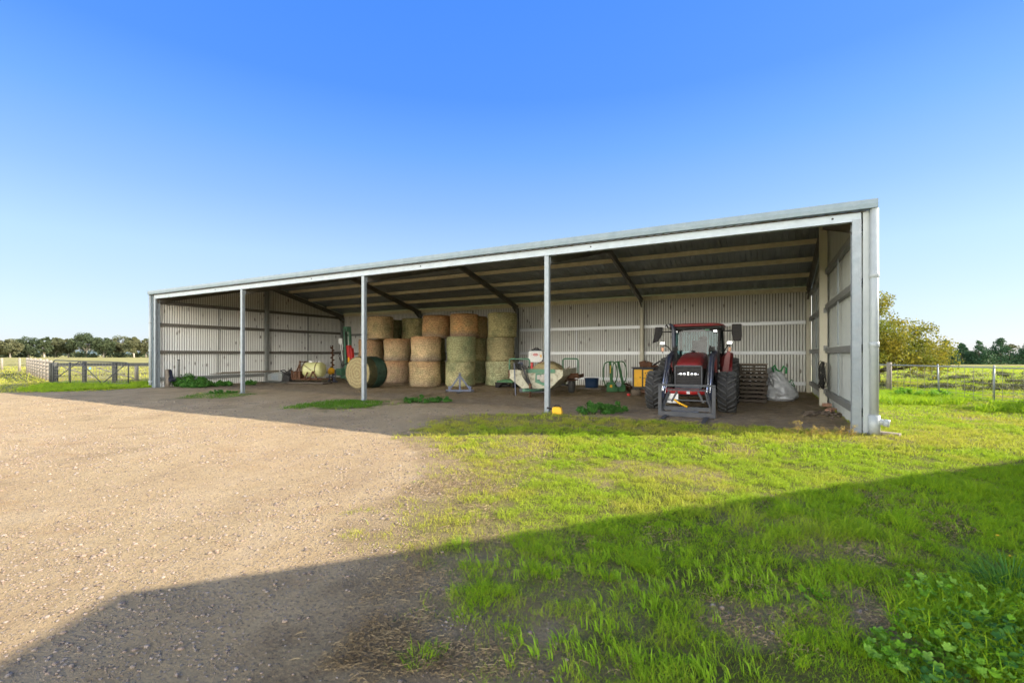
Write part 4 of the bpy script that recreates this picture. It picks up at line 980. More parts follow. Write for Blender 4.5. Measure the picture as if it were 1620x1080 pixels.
for s_ in (-1, 1):
    w = empty('wheel', (s_*.98, 2.15, .33), 0); w.parent = cart
    mb = MB(); mb.lathe([(.2, -.09), (.28, -.105), (.32, -.08), (.335, 0), (.32, .08), (.28, .105), (.2, .09)], 26, 'X'); mb.build('tyre', M['rubber_lug'], w)
    mb = MB(); mb.lathe([(.001, -.03), (.08, -.04), (.1, -.02), (.19, -.05), (.205, -.088), (.205, .088), (.001, .06)], 20, 'X'); mb.build('rim', M['rust'], w)
mb = MB(); mb.tube([(-.98, 2.15, .33), (.98, 2.15, .33)], .04, 8); mb.build('axle', M['frame_steel'], cart)
mb = MB(); random.seed(3)
for i in range(6):
    a = random.uniform(0, .3); x = -.75+.09*i
    mb.tube([(-.62+.02*i, -.08, 1.0), (-.72+.05*i, -.2-.03*i, 1.22+.03*(i % 3)), (-.50+.05*i, -.25, 1.05), (-.42+.04*i, -.2, .75), (-.22+.02*i, -.15, .45), (-.05, -.3, .35)], .014, 6, caps=False)
mb.build('hydraulic_hose', M['black_hose'], cart, fix=False)
mb = MB(); mb.bar((-.72, -.12, .05), (-.78, -.12, 1.25), .03, .03); mb.bar((-.46, -.12, 1.15), (-.22, -.12, .5), .05, .03); mb.box((-.52, -.14, 1.22), (.16, .1, .12)); mb.build('control_lever', M['bluegrey'], cart)
mb = MB(); mb.lathe([(.001, -.10), (.13, -.10), (.16, -.04), (.16, .0)], 18, 'Y', c=(.33, -.05, .70)); mb.box((.15, -.1, .74), (.12, .1, .16)); mb.build('gearbox', M['concrete'], cart)
# hay heap on the cart
mb = MB(); mb.lathe([(.001, -.65), (.3, -.64), (.48, -.58), (.53, -.3), (.54, .2), (.50, .5), (.3, .62), (.001, .63)], 30, 'Y', jit=.025)
o = mb.build('hay_bale', M['hayface'], None, (0, 0, 0)); 
c_ = Matrix.Rotation(RZ+.2, 4, 'Z') @ Vector((.15, 1.5, .78)); o.location = (cart.location.x+c_.x, cart.location.y+c_.y, .84); o.rotation_euler = (0, 0, RZ+.2); o.scale = (1.15, 1, .85)
tag(o, 'loose round hay bale resting in the feed cart', 'hay bale')
# spreader hopper behind
e = empty('seed_spreader', (*pz(848.5, 21.0), 0), RZ+.3, 'white and red seed spreader hopper with a black lid behind the feed cart', 'spreader')
mb = MB(); mb.prism([(-.3, 1.72), (.3, 1.72), (.34, 1.36), (.22, 1.22), (-.22, 1.22), (-.34, 1.36)], -.25, .25, 'XZ'); h_ = mb.build('hopper', M['white'], e, bevel=.02)
mb = MB(); mb.box((0, 0, 1.735), (.66, .55, .03)); mb.build('hopper_rim', M['galv'], h_, bevel=.005)
mb = MB(); mb.lathe([(.24, 1.75), (.22, 1.80), (.05, 1.83), (.001, 1.83)], 18); mb.tube([(-.1, 0, 1.82), (-.05, 0, 1.87), (.05, 0, 1.87), (.1, 0, 1.82)], .02, 6); mb.build('lid', M['plastic'], h_)
mb = MB(); mb.prism([(-.12, 1.56), (-.07, 1.61), (.07, 1.61), (.12, 1.56), (.07, 1.51), (-.07, 1.51)], -.262, -.254, 'XZ'); mb.box((-.17, -.256, 1.56), (.03, .006, .02)); mb.box((.17, -.256, 1.56), (.03, .006, .02)); mb.build('emblem', M['red_bright'], h_)
mb = MB(); mb.box((0, -.266, 1.56), (.15, .006, .022)); mb.build('emblem_bar', M['white'], h_)
mb = MB(); mb.box((.24, -.256, 1.5), (.07, .008, .11)); mb.build('warning_sticker', M['yellow'], h_)
mb = MB()
for s_ in (-1, 1): mb.bar((s_*.2, -.15, .75), (s_*.2, -.15, 1.25), .06, .06); mb.bar((s_*.2, .15, 0), (s_*.2, .15, 1.25), .06, .06); mb.bar((s_*.25, -.15, 0), (s_*.2, -.15, .8), .06, .06)
mb.box((0, -.17, .95), (.45, .12, .12)); mb.box((0, 0, .85), (.6, .5, .1)); mb.build('frame', M['red_bright'], e)
mb = MB(); mb.lathe([(.28, .5), (.28, .58), (.2, .62), (.001, .62)], 16); mb.box((-.3, 0, .8), (.12, .3, .5)); mb.build('spinner_housing', M['plastic'], e)
# green low implement behind bale
e = empty('mower_deck', (*gp(802, 612.5), 0), RZ, 'low green and black mower deck between the hay and the trailer', 'mower')
mb = MB(); mb.prism([(-.4, .32), (.1, .40), (.45, .36), (.5, .22), (-.4, .22)], -.3, .3, 'XZ'); mb.build('deck', M['green_jd'], e, bevel=.02)
mb = MB(); mb.prism([(-.45, .0), (-.3, .0), (-.1, .22), (.45, .22), (.45, .0), (.5, .0), (.5, .25), (-.48, .25)], -.32, .32, 'XZ'); mb.tube([(-.1, -.32, .12), (.35, -.32, .12)], .05, 8); mb.build('skirt', M['plastic'], e)

# ================================================================ MIDDLE: grab, tub, cabinet
e = empty('bale_grab', (*gp(974, 620), 0), RZ+.42, 'green bale grab with two curved hoop tines standing on end', 'bale grab')
def grabtine(x0, x1, sh, y):
    pts = [(x0+sh*.0+.12, y, .22), (x0, y, .50), (x0, y, .95), (x0+.04, y, 1.16), (x0+.14, y, 1.25), (x0+.3, y, 1.27), (x1-.14, y, 1.27), (x1-.05, y, 1.20), (x1, y, 1.05), (x1+.04, y, .75), (x1, y, .50), (x1-.10, y, .32)]
    mb = MB(); mb.tube(pts, .024, 8); return mb
grabtine(-.52, .02, 0, -.1).build('hoop_tine', M['green_jd'], e); grabtine(.02-.12, .46, 0, .25).build('hoop_tine', M['green_jd'], e)
for x0, x1, y in ((-.25, -.22, -.08), (.30, .16, .25)):
    mb = MB(); mb.bar((x0+.08, y, .12), (x1-.02, y, 1.26), .10, .10); mb.build('upright', M['green_jd'], e)
mb = MB(); mb.box((-.22, -.1, .22), (.34, .2, .4)); mb.box((.25, .1, .16), (.3, .2, .28)); mb.box((0, .1, .28), (.7, .12, .12)); mb.box((-.02, 0, .12), (.16, .3, .2)); mb.build('base_bracket', M['green_jd'], e, bevel=.01)
mb = MB(); mb.box((-.22, -.204, .26), (.10, .006, .10)); mb.build('yellow_sticker', M['yellow'], e)
mb = MB(); mb.box((-.24, -.135, .95), (.03, .006, .32)); mb.build('yellow_decal', M['yellow'], e)
mb = MB(); mb.lathe([(.10, -.1), (.10, .1)], 14, 'Y', c=(.1, -.1, .33)); mb.build('knuckle', M['galv'], e)
e = empty('blue_tub', (*pz(936, 21.8), 0), 0, 'dark blue plastic tub on the dirt by the back wall', 'tub')
mb = MB(); mb.lathe([(.27, .0), (.30, .02), (.31, .2), (.33, .44), (.345, .45), (.345, .47), (.32, .47), (.29, .05), (.001, .04)], 30); mb.build('tub_shell', M['blue_tub'], e, fix=False)
mb = MB(); mb.box((0, 0, .015), (1.1, .7, .03)); tag(mb.build('board', M['timber'], None, (*pz(935, 21.4), 0.0), RZ), 'flat grey board lying under the blue tub', 'board')
random.seed(21)
def lumps(n, rx, ry, r0, r1, hz):
    mb = MB()
    for i in range(n):
        x, y = random.gauss(0, rx*.5), random.gauss(0, ry*.5); r = random.uniform(r0, r1); z = max(.0, hz*(1-(x/rx)**2-(y/ry)**2))*random.random()+r*.4
        R_ = Matrix.Rotation(random.uniform(0, 6), 3, 'Z') @ Matrix.Rotation(random.uniform(-.6, .6), 3, 'X')
        mb.box((x, y, z), (r*2, r*random.uniform(.6, 1.6), r*.9), R_)
    return mb
tag(lumps(34, .35, .3, .03, .09, .4).build('scrap_heap', M['rust'], None, (*gp(990, 617), 0), 0, .01), 'small heap of rusty scrap and bark right of the bale grab', 'scrap heap')
cab = empty('tool_cabinet', (*gp(1017, 622.5), 0.0), RZ+.25, 'black tool cabinet with yellow doors and drawers', 'cabinet')
mb = MB(); mb.box((0, 0, .62), (.80, .5, .82)); mb.box((0, 0, 1.04), (.88, .56, .035)); mb.build('carcass', M['black_steel'], cab, bevel=.006)
for (x, z, w, h_) in ((-.19, .63, .30, .68), (.19, .80, .36, .32), (.19, .46, .36, .32)):
    mb = MB(); mb.box((x, -.262, z), (w, .025, h_)); d_ = mb.build('door' if x < 0 else 'drawer', M['yellow'], cab, bevel=.005)
    mb = MB(); mb.tube([(x+(.08 if x < 0 else -.1), -.275, z+.03), (x+(.08 if x < 0 else -.1), -.295, z+.03)], .022, 10); mb.build('handle', M['black_steel'], d_)
mb = MB(); mb.box((.20, -.277, .86), (.05, .006, .05)); mb.build('tag', M['white'], cab)
mb = MB()
for s_ in (-1, 1): mb.box((s_*.3, 0, .1), (.08, .4, .2))
mb.build('foot', M['black_steel'], cab)
mb = MB(); mb.tube([(-.17, 0, .12), (.17, 0, .13)], .13, 14); tag(mb.build('log', M['bark'], None, (*gp(1006, 626), 0), RZ+.3), 'short grey log lying in front of the yellow cabinet', 'log')
mb = MB(); mb.tube([(-.3, 0, .08), (.3, 0, .09)], .07, 10); mb.tube([(-.25, .12, .08), (.28, .1, .09)], .06, 10); tag(mb.build('firewood', M['brick'], None, (*gp(1024, 622), 0), RZ), 'reddish firewood lengths on the dirt beside the tractor tyre', 'firewood')
mb = MB(); mb.tube([(0, 0, 0), (0, 0, .09)], [.06, .07], 10); tag(mb.build('red_cap', M['red_bright'], None, (*gp(994.5, 626), 0)), 'small red cap on the dirt left of the log', 'cap')  # plain red cap, not a lamp
e = empty('rusty_bracket', (cab.location.x+.12, cab.location.y+.1, 1.06), RZ, 'folded rusty plates lying on top of the yellow cabinet', 'scrap part')
mb = MB(); mb.box((-.08, 0, .13), (.26, .2, .22), Matrix.Rotation(-.25, 3, 'Y')); mb.box((.16, 0, .11), (.22, .18, .2), Matrix.Rotation(.3, 3, 'Y')); mb.tube([(-.1, 0, .02), (.5, 0, .05)], .03, 8); mb.build('plates', M['rust'], e, bevel=.01)
e = empty('engine_part', (cab.location.x+.65, cab.location.y+.2, .0), RZ, 'dark engine part on a stand behind the left tractor tyre', 'machine part')
mb = MB(); mb.box((0, 0, .95), (.6, .4, .3)); mb.box((.1, 0, .4), (.5, .4, .8)); mb.tube([(-.2, 0, 1.1), (.1, 0, 1.3), (.3, 0, 1.1)], .04, 8); mb.build('casing', M['black_steel'], e, bevel=.03)
# yellow jerry can by the post
e = empty('jerry_can', (*gp(881.5, 655.5), 0), -.3, 'yellow plastic can with black spout in grass by a front post', 'jerry can')
mb = MB(); mb.prism([(-.12, .0), (.13, .0), (.14, .05), (.10, .20), (-.11, .20), (-.13, .12)], -.08, .08, 'XZ'); mb.build('can_body', M['yellow_plastic'], e, bevel=.02)
mb = MB(); mb.tube([(-.08, 0, .20), (-.05, 0, .235), (.06, 0, .235), (.09, 0, .2)], .014, 8); mb.box((-.19, -.02, .15), (.16, .05, .04), Matrix.Rotation(.25, 3, 'Y')); mb.build('handle', M['plastic'], e)

# ================================================================ TRACTOR
TR = -.47
trac = empty('tractor', (4.98, 13.0, 0), TR, 'dark red tractor with cab, loader arms and pallet fork frame facing the camera', 'tractor')
def twheel(x, y, R, w, rimR, nl):
    e = empty('wheel', (x, y, R-.01), 0); e.parent = trac
    mb = MB(); h = w/2; Rb = R-.045
    mb.lathe([(rimR, -h*.78), (rimR+.06, -h*.95), ((rimR+Rb)/2, -h), (Rb-.05, -h*.97), (Rb-.01, -h*.82), (Rb, -h*.4), (Rb+.004, 0), (Rb, h*.4), (Rb-.01, h*.82), (Rb-.05, h*.97), ((rimR+Rb)/2, h), (rimR+.06, h*.95), (rimR, h*.78)], 48, 'X')
    t = mb.build('tyre', M['rubber'], e)
    mb = MB()
    def P(xx, a, r): return Vector((xx, -r*math.cos(a), r*math.sin(a)))
    for s_ in (-1, 1):
        for i in range(nl):
            a0 = 2*PI*(i+(.5 if s_ > 0 else 0))/nl
            segs = [(s_*-.02*0+s_*.015, 0, 0), (s_*h*.35, .07*.9/R*.8, 0), (s_*h*.70, .17*.8/R*.8, -.004), (s_*h*.98, .28*.8/R*.8, -.03)]
            wl = .024
            vs = []
            for (xx, da, dr) in segs:
                a = a0+da
                for (ww, rr) in ((-wl, Rb-.03+dr), (-wl*.7, Rb+.042+dr), (wl*.7, Rb+.042+dr), (wl, Rb-.03+dr)):
                    vs.append(P(xx, a+ww/R, rr))
            fs = []
            for j in range(3):
                for k in range(3): fs.append((j*4+k, (j+1)*4+k, (j+1)*4+k+1, j*4+k+1))
            fs += [(0, 1, 2, 3), (12, 15, 14, 13)]
            mb.add(vs, fs)
    mb.build('tread_lugs', M['rubber_lug'], t)
    mb = MB(); mb.lathe([(.001, -h*.2), (.1, -h*.25), (.13, -h*.1), (rimR-.05, -h*.3), (rimR+.005, -h*.8), (rimR+.005, h*.8), (rimR-.05, h*.3), (.13, h*.1), (.1, h*.25), (.001, h*.2)], 32, 'X')
    mb.build('rim', M['red'], e)
for s_ in (-1, 1):
    twheel(s_*.93, .0, .56, .46, .33, 19)
    twheel(s_*.93, 2.45, .74, .50, .45, 22)
# chassis, axles
mb = MB(); mb.box((0, .0, .5), (1.5, .22, .2)); mb.box((0, 1.4, .62), (.45, 2.9, .42)); mb.box((0, 2.45, .74), (1.5, .3, .3)); mb.box((0, -.45, .62), (.5, .25, .3)); mb.build('chassis', M['black_steel'], trac, bevel=.02)
for s_ in (-1, 1):
    mb = MB(); mb.box((s_*.47, 1.15, .78), (.34, .8, .52)); mb.box((s_*.62, 1.6, .5), (.3, .45, .06)); mb.box((s_*.62, 1.6, .78), (.3, .45, .05)); mb.tube([(s_*.45, .5, .95), (s_*.5, .2, .8), (s_*.4, -.2, .75)], .05, 8); mb.build('side_tank', M['plastic'], trac, bevel=.03)
    mb = MB()
    for q in range(7):
        z_ = .6+.1*q; mb.tube([(s_*.42, .6, z_+.15), (s_*random.uniform(.46, .56), .2, z_+random.uniform(-.1, .15)), (s_*random.uniform(.40, .5), -.3, z_+random.uniform(-.15, .1)), (s_*.42, -.8, .62)], .013, 6, caps=False)
    mb.build('hydraulic_line', M['black_hose'], trac, fix=False)
# bonnet as a loft
secs = [(-.52, .30, 1.02, 1.24, 1.30), (-.42, .335, 1.0, 1.30, 1.37), (-.1, .345, .95, 1.38, 1.47), (.5, .355, .92, 1.46, 1.56), (1.2, .37, .92, 1.52, 1.63)]
mb = MB(); vs = []; K = 11
for (y, w, zb, zs_, zt) in secs:
    pts = [(-w, zb)]
    for i in range(9):
        t = PI-PI*i/8; pts.append((w*math.copysign(abs(math.cos(t))**.55, math.cos(t)), zs_-.07+(zt-zs_+.07)*math.sin(t)**.8 if 0 < i < 8 else zs_-.07))
    pts.append((w, zb))
    vs += [(px, y, pz_) for px, pz_ in pts]
fs = [(j*K+i, j*K+i+1, (j+1)*K+i+1, (j+1)*K+i) for j in range(len(secs)-1) for i in range(K-1)]+[tuple(range(K))]
mb.add(vs, fs, True); mb.build('bonnet', M['red'], trac)
mb = MB()
for s_ in (-1, 1): mb.prism([(-.5, .72), (1.2, .72), (1.2, 1.0), (.5, 1.16), (-.3, 1.18), (-.53, 1.12)], s_*.352, s_*.366, 'YZ')
mb.build('side_grille', M['plastic'], trac)
mb = MB(); mb.prism([(-.34, .72), (.34, .72), (.34, 1.22), (.31, 1.27), (-.31, 1.27), (-.34, 1.22)], -.56, -.50, 'XZ'); gr = mb.build('front_grille', M['plastic'], trac, bevel=.01)
mb = MB()
for i in range(12): mb.box((0, -.566, .76+.042*i), (.6, .008, .010))
mb.build('grille_slat', M['black_steel'], gr)
mb = MB(); mb.prism([(-.35, .70), (-.32, .70), (-.32, 1.25), (-.35, 1.25)], -.585, -.50, 'XZ'); mb.prism([(.35, .70), (.32, .70), (.32, 1.25), (.35, 1.25)], -.585, -.50, 'XZ'); mb.box((0, -.57, 1.255), (.66, .03, .03)); mb.build('grille_frame', M['frame_steel'], gr)
for s_ in (-1, 1):
    mb = MB(); mb.prism([(s_*.045, 1.0), (s_*.05, 1.085), (s_*.13, 1.10), (s_*.24, 1.07), (s_*.29, 1.03), (s_*.22, .985), (s_*.1, .975)], -.580, -.565, 'XZ'); hl = mb.build('headlight', M['plastic'], trac)
    mb = MB()
    for cx in (.095, .185): mb.lathe([(.001, -.600), (.028, -.599), (.040, -.592), (.043, -.582)], 16, 'Y', c=(s_*cx, 0, 1.035))
    mb.lathe([(.001, -.592), (.018, -.590), (.02, -.582)], 10, 'Y', c=(s_*.25, 0, 1.03)); mb.build('lamp_lens', M['lens'], hl)
mb = MB(); mb.box((0, -.585, 1.05), (.05, .01, .09)); mb.build('grille_badge', M['chrome'], gr)
mb = MB(); mb.prism([(-.32, .55), (.32, .55), (.36, .70), (-.36, .70)], -.62, -.45, 'XZ'); mb.build('front_weight_bracket', M['frame_steel'], trac, bevel=.02)
# cab
cb = empty('cab', (0, 0, 0), 0); cb.parent = trac
mb = MB()
corners = {'fl': ((-.62, 1.28, 1.15), (-.66, 1.42, 2.36)), 'fr': ((.62, 1.28, 1.15), (.66, 1.42, 2.36)), 'rl': ((-.76, 2.15, 1.15), (-.70, 2.15, 2.36)), 'rr': ((.76, 2.15, 1.15), (.70, 2.15, 2.36)), 'bl': ((-.62, 2.95, 1.3), (-.62, 2.85, 2.36)), 'br': ((.62, 2.95, 1.3), (.62, 2.85, 2.36))}
for k_, (a, b) in corners.items(): mb.bar(a, b, .07, .07)
for a, b in (('fl', 'fr'), ('rl', 'fl'), ('fr', 'rr'), ('bl', 'rl'), ('rr', 'br'), ('bl', 'br')): mb.bar(corners[a][1], corners[b][1], .07, .08); mb.bar(corners[a][0], corners[b][0], .07, .09)
mb.build('cab_frame', M['plastic'], cb)
mb = MB()
# roof : rounded slab
vs = []; rings = [(0.05, .97, 0.97), (.085, 1.0, 1.0), (.12, .97, .97), (.15, .82, .84)]
for (dz, fx, fy) in rings:
    for i in range(28):
        t = 2*PI*i/28; c, s_ = math.cos(t), math.sin(t)
        vs.append((.80*fx*math.copysign(abs(c)**.4, c), 2.1+.98*fy*math.copysign(abs(s_)**.4, s_), 2.36+dz))
fs = [(j*28+i, j*28+(i+1) % 28, (j+1)*28+(i+1) % 28, (j+1)*28+i) for j in range(3) for i in range(28)]+[tuple(range(84, 112)), tuple(reversed(range(28)))]
mb.add(vs, fs, True); mb.build('cab_roof', M['red'], cb)
mb = MB(); mb.box((0, 2.1, 2.375), (1.5, 1.75, .10)); mb.build('roof_lining', M['plastic'], cb, bevel=.03)
mb = MB(); mb.prism([(-.60, 2.18), (-.35, 2.32), (.35, 2.32), (.60, 2.18), (.66, 2.38), (-.66, 2.38)], 1.33, 1.40, 'XZ'); mb.build('sun_visor', M['plastic'], cb)
mb = MB(); mb.add([(-.6, 1.26, 1.17), (.6, 1.26, 1.17), (.635, 1.37, 2.30), (.3, 1.33, 2.34), (-.3, 1.33, 2.34), (-.635, 1.37, 2.30)], [(0, 1, 2, 3, 4, 5)]); mb.build('windscreen', M['glass'], cb, fix=False)
mb = MB()
for s_ in (-1, 1): mb.add([(s_*.64, 1.31, 1.2), (s_*.76, 2.12, 1.2), (s_*.70, 2.12, 2.33), (s_*.665, 1.44, 2.33)], [(0, 1, 2, 3)]); mb.add([(s_*.76, 2.18, 1.3), (s_*.63, 2.9, 1.35), (s_*.62, 2.82, 2.33), (s_*.70, 2.18, 2.33)], [(0, 1, 2, 3)])
mb.build('side_window', M['glass'], cb, fix=False)
mb = MB(); mb.add([(-.6, 2.93, 1.6), (.6, 2.93, 1.6), (.6, 2.86, 2.33), (-.6, 2.86, 2.33)], [(0, 1, 2, 3)]); mb.build('rear_window', M['glass'], cb, fix=False)
mb = MB(); mb.box((0, 2.1, 1.12), (1.1, 1.5, .25)); mb.box((0, 1.42, 1.35), (.45, .18, .35)); mb.build('floor_console', M['plastic'], cb, bevel=.03)
mb = MB(); mb.box((.0, 2.35, 1.45), (.5, .5, .12)); mb.box((0, 2.6, 1.75), (.46, .12, .55)); mb.box((.12, 2.62, 2.08), (.25, .09, .15)); mb.build('seat', M['plastic'], cb, bevel=.04)
mb = MB(); mb.tube([(.2*math.cos(t), 1.72+.2*math.sin(t)*.75, 1.68+.2*math.sin(t)*.6) for t in [2*PI*i/20 for i in range(21)]], .014, 6, caps=False); mb.tube([(0, 1.5, 1.45), (0, 1.72, 1.68)], .025, 8); mb.bar((-.18, 1.72, 1.68), (.18, 1.72, 1.68), .03, .012); mb.build('steering_wheel', M['plastic'], cb)
mb = MB(); mb.tube([(.62, 1.22, 1.52), (.0, 1.24, 1.62), (-.05, 1.23, 1.64)], .012, 6); mb.lathe([(.001, 0), (.05, 0), (.05, .03)], 12, 'Y', c=(-.06, 1.22, 1.64)); mb.build('wiper', M['plastic'], cb)
for s_ in (-1, 1):
    mb = MB(); mb.box((s_*.56, 1.28, 2.26), (.11, .07, .075)); wl = mb.build('work_light', M['plastic'], cb, bevel=.01)
    mb = MB(); mb.box((s_*.56, 1.24, 2.26), (.095, .012, .062)); mb.build('lens', M['lens'], wl)
mb = MB(); mb.box((.33, 1.29, 2.32), (.13, .02, .06)); mb.build('registration_sticker', M['green_pale'], cb)
# mirrors, marker lamps
for s_, x in ((-1, -1.12), (1, 1.12)):
    mb = MB()
    if s_ < 0: mb.prism([(x-.16, 1.92), (x+.02, 1.98), (x+.14, 2.2), (x+.15, 2.42), (x-.08, 2.42), (x-.10, 2.2)], 1.36, 1.44, 'XZ')
    else: mb.prism([(x-.08, 1.96), (x+.12, 1.96), (x+.15, 2.1), (x+.14, 2.46), (x-.12, 2.46), (x-.13, 2.2)], 1.36, 1.44, 'XZ')
    mr = mb.build('mirror', M['plastic'], trac, bevel=.02)
    mb = MB(); mb.tube([(s_*.66, 1.45, 2.27), (x, 1.42, 2.27)], .018, 8); mb.build('mirror_arm', M['plastic'], mr)
    lx = s_*(1.02 if s_ < 0 else .93)
    mb = MB(); mb.box((lx, 1.7, 1.92), (.17, .06, .10)); lp = mb.build('marker_lamp', M['plastic'], trac, bevel=.01)
    mb = MB(); mb.box((lx, 1.665, 1.92), (.145, .014, .078)); mb.build('lens', M['lens'], lp)
    mb = MB(); mb.box((lx, 1.69, 1.72), (.08, .05, .13)); mb.build('indicator', M['orange_lens'], lp, bevel=.01)
    mb = MB(); mb.tube([(s_*.7, 1.9, 1.5), (s_*.85, 1.75, 1.8), (lx, 1.72, 1.88)], .016, 6); mb.tube([(lx, 1.72, 1.6), (lx, 1.72, 1.88)], .012, 6); mb.build('lamp_bracket', M['plastic'], lp)
mb = MB(); mb.tube([(-.90, 1.5, 2.44), (-.86, 1.45, 2.5), (-.8, 1.4, 2.38)], .02, 6); mb.tube([(-.7, 1.45, 2.38), (-.62, 1.4, 2.48)], .02, 6); mb.build('aerial_bracket', M['plastic'], trac)
# fenders
for s_ in (-1, 1):
    mb = MB(); x0, x1 = s_*.68, s_*(1.0 if s_ > 0 else .9); pts = []
    for i in range(9):
        a = math.radians(165-115*i/8)
        pts.append((2.45+.86*math.cos(a), .76+.86*math.sin(a)))
    vs = [(x, y, z) for (y, z) in pts for x in (x0, x1)]
    mb.add(vs, [(2*i, 2*i+1, 2*i+3, 2*i+2) for i in range(8)]); vs2 = [(x, 2.45+(y-2.45)*.96, .76+(z-.76)*.96) for (y, z) in pts for x in (x0, x1)]
    mb.add(vs2, [(2*i, 2*i+2, 2*i+3, 2*i+1) for i in range(8)]); mb.prism([(p[0], p[1]) for p in pts]+[(2.45, .9)], s_*.66, s_*.70, 'YZ'); mb.build('fender', M['red'], trac, fix=False)
mb = MB(); mb.prism([(.73, 1.02), (.90, 1.0), (.97, 1.62), (.88, 1.68), (.80, 1.5)], 1.50, 1.56, 'XZ'); mb.build('fender_front', M['red'], trac, bevel=.01)
# exhaust
mb = MB(); mb.tube([(-.60, 1.1, 1.1), (-.60, 1.1, 1.45), (-.60, 1.1, 2.3), (-.63, 1.12, 2.42), (-.72, 1.15, 2.5)], [.05, .062, .062, .04, .04], 14); mb.build('exhaust', M['navy'], trac)
# loader
for s_ in (-1, 1):
    x = s_*.56
    mb = MB(); mb.bar((x, 1.02, .55), (x, .92, 1.62), .12, .20); mb.bar((x, .8, 1.40), (x, 1.06, 1.42), .10, .3); mb.build('loader_tower', M['red'], trac)
    mb = MB(); mb.bar((x, .90, 1.58), (x, -.15, 1.42), .12, .18); mb.bar((x, -.13, 1.44), (x, -1.28, .38), .12, .19); mb.box((x, .92, 1.6), (.14, .22, .18)); mb.build('loader_arm', M['navy'], trac)
    mb = MB(); mb.tube([(x, .75, .85), (x, -.1, 1.22)], .05, 10); mb.build('lift_cylinder', M['plastic'], trac)
    mb = MB(); mb.tube([(x*.93, -.55, 1.15), (x*.93, -1.35, .62)], .022, 8); mb.tube([(x-s_*.06, -.2, 1.5), (x-s_*.06, -1.2, .55)], .012, 6); mb.tube([(x+s_*.02, -.2, 1.56), (x+s_*.02, -1.2, .60)], .012, 6); mb.build('tilt_cylinder', M['chrome'], trac)
    mb = MB()
    for q in range(5): mb.tube([(x-s_*.03+random.uniform(-.05, .05), .7, 1.66+random.uniform(-.05, .1)), (x-s_*.11+random.uniform(-.05, .05), .4, 1.72+random.uniform(-.2, .1)), (x-s_*random.uniform(.05, .16), .1, 1.25+random.uniform(-.2, .2)), (x-s_*.1, .5, .9)], .014, 6, caps=False)
    mb.box((x-s_*.05, .75, 1.73), (.14, .12, .12)); mb.build('loader_hose', M['black_hose'], trac, fix=False)
mb = MB(); mb.tube([(-.60, -1.05, .60), (.60, -1.05, .60)], .075, 18); mb.build('torque_tube', M['red_bright'], trac)
mb = MB(); mb.box((.06, -1.13, .585), (.08, .02, .07)); mb.build('label_plate', M['white'], trac)
mb = MB(); mb.box((-.3, -1.3, .44), (.28, .02, .24)); mb.build('white_plate', M['white'], trac)
# fork carriage
ff = empty('fork_frame', (.06, -1.54, 0), 0); ff.parent = trac
mb = MB()
mb.box((0, 0, .79), (1.34, .06, .05)); mb.box((0, 0, .07), (1.34, .08, .12)); mb.box((0, .1, .20), (1.1, .05, .10))
for s_ in (-1, 1): mb.box((s_*.63, 0, .40), (.08, .06, .76)); mb.bar((s_*.60, .05, .12), (s_*.44, .22, .62), .06, .05); mb.bar((s_*.25, .25, .62), (s_*.38, .25, .35), .05, .05)
mb.box((0, .25, .66), (1.0, .05, .04)); mb.box((0, .25, .40), (1.1, .04, .03)); mb.build('carriage', M['frame_steel'], ff)
for s_ in (-1, 1):
    mb = MB(); mb.prism([(.0, .045), (.0, .01), (-1.05, .005), (-1.05, .018)], s_*.47-.05, s_*.47+.05, 'YZ'); mb.box((s_*.47, .0, .3), (.10, .04, .6)) if False else None; mb.build('fork_tine', M['frame_steel'], ff)
mb = MB(); mb.tube([(-.30, .12, .42), (-.2, .08, .35), (.02, .05, .25)], .025, 6); mb.build('strap', M['yellow'], ff)
mb = MB(); mb.box((-.05, .16, .16), (.65, .05, .12)); mb.build('lower_plate', M['bluegrey'], ff)

# ================================================================ RIGHT BAY CONTENTS
random.seed(9)
base = gp(1190, 637)
for i in range(7):
    e = empty('pallet', (base[0]+random.uniform(-.05, .05)+.1, base[1]+.5+random.uniform(-.05, .05), i*.137), RZ+random.uniform(-.06, .06),
              ['bottom pallet of the stack behind the tractor tyre', 'second pallet up in the stack by the silver bag', 'third pallet up in the stack by the silver bag', 'fourth pallet, middle of the stack by the silver bag', 'fifth pallet up in the stack by the silver bag', 'sixth pallet up in the stack, under the top one', 'top pallet of the stack beneath the dark crate'][i], 'pallet', 'pallets stacked right of the tractor')
    pallet(e, 1.15, 1.05)
e = empty('slatted_crate', (base[0]+.1, base[1]+.5, 7*.137), RZ, 'dark slatted wooden crate on top of the pallet stack', 'crate')
for y in (-.5, .5):
    for z in (.05, .15, .25):
        mb = MB(); mb.box((0, y, z), (1.15, .02, .05)); mb.build('slat', M['pallet'], e)
for x in (-.55, -.2, .2, .55):
    mb = MB(); mb.box((x, 0, .14), (.05, 1.0, .27)); mb.build('upright', M['pallet'], e)
mb = MB(); mb.box((0, 0, .295), (1.2, 1.05, .02)); mb.build('lid', M['timber'], e)
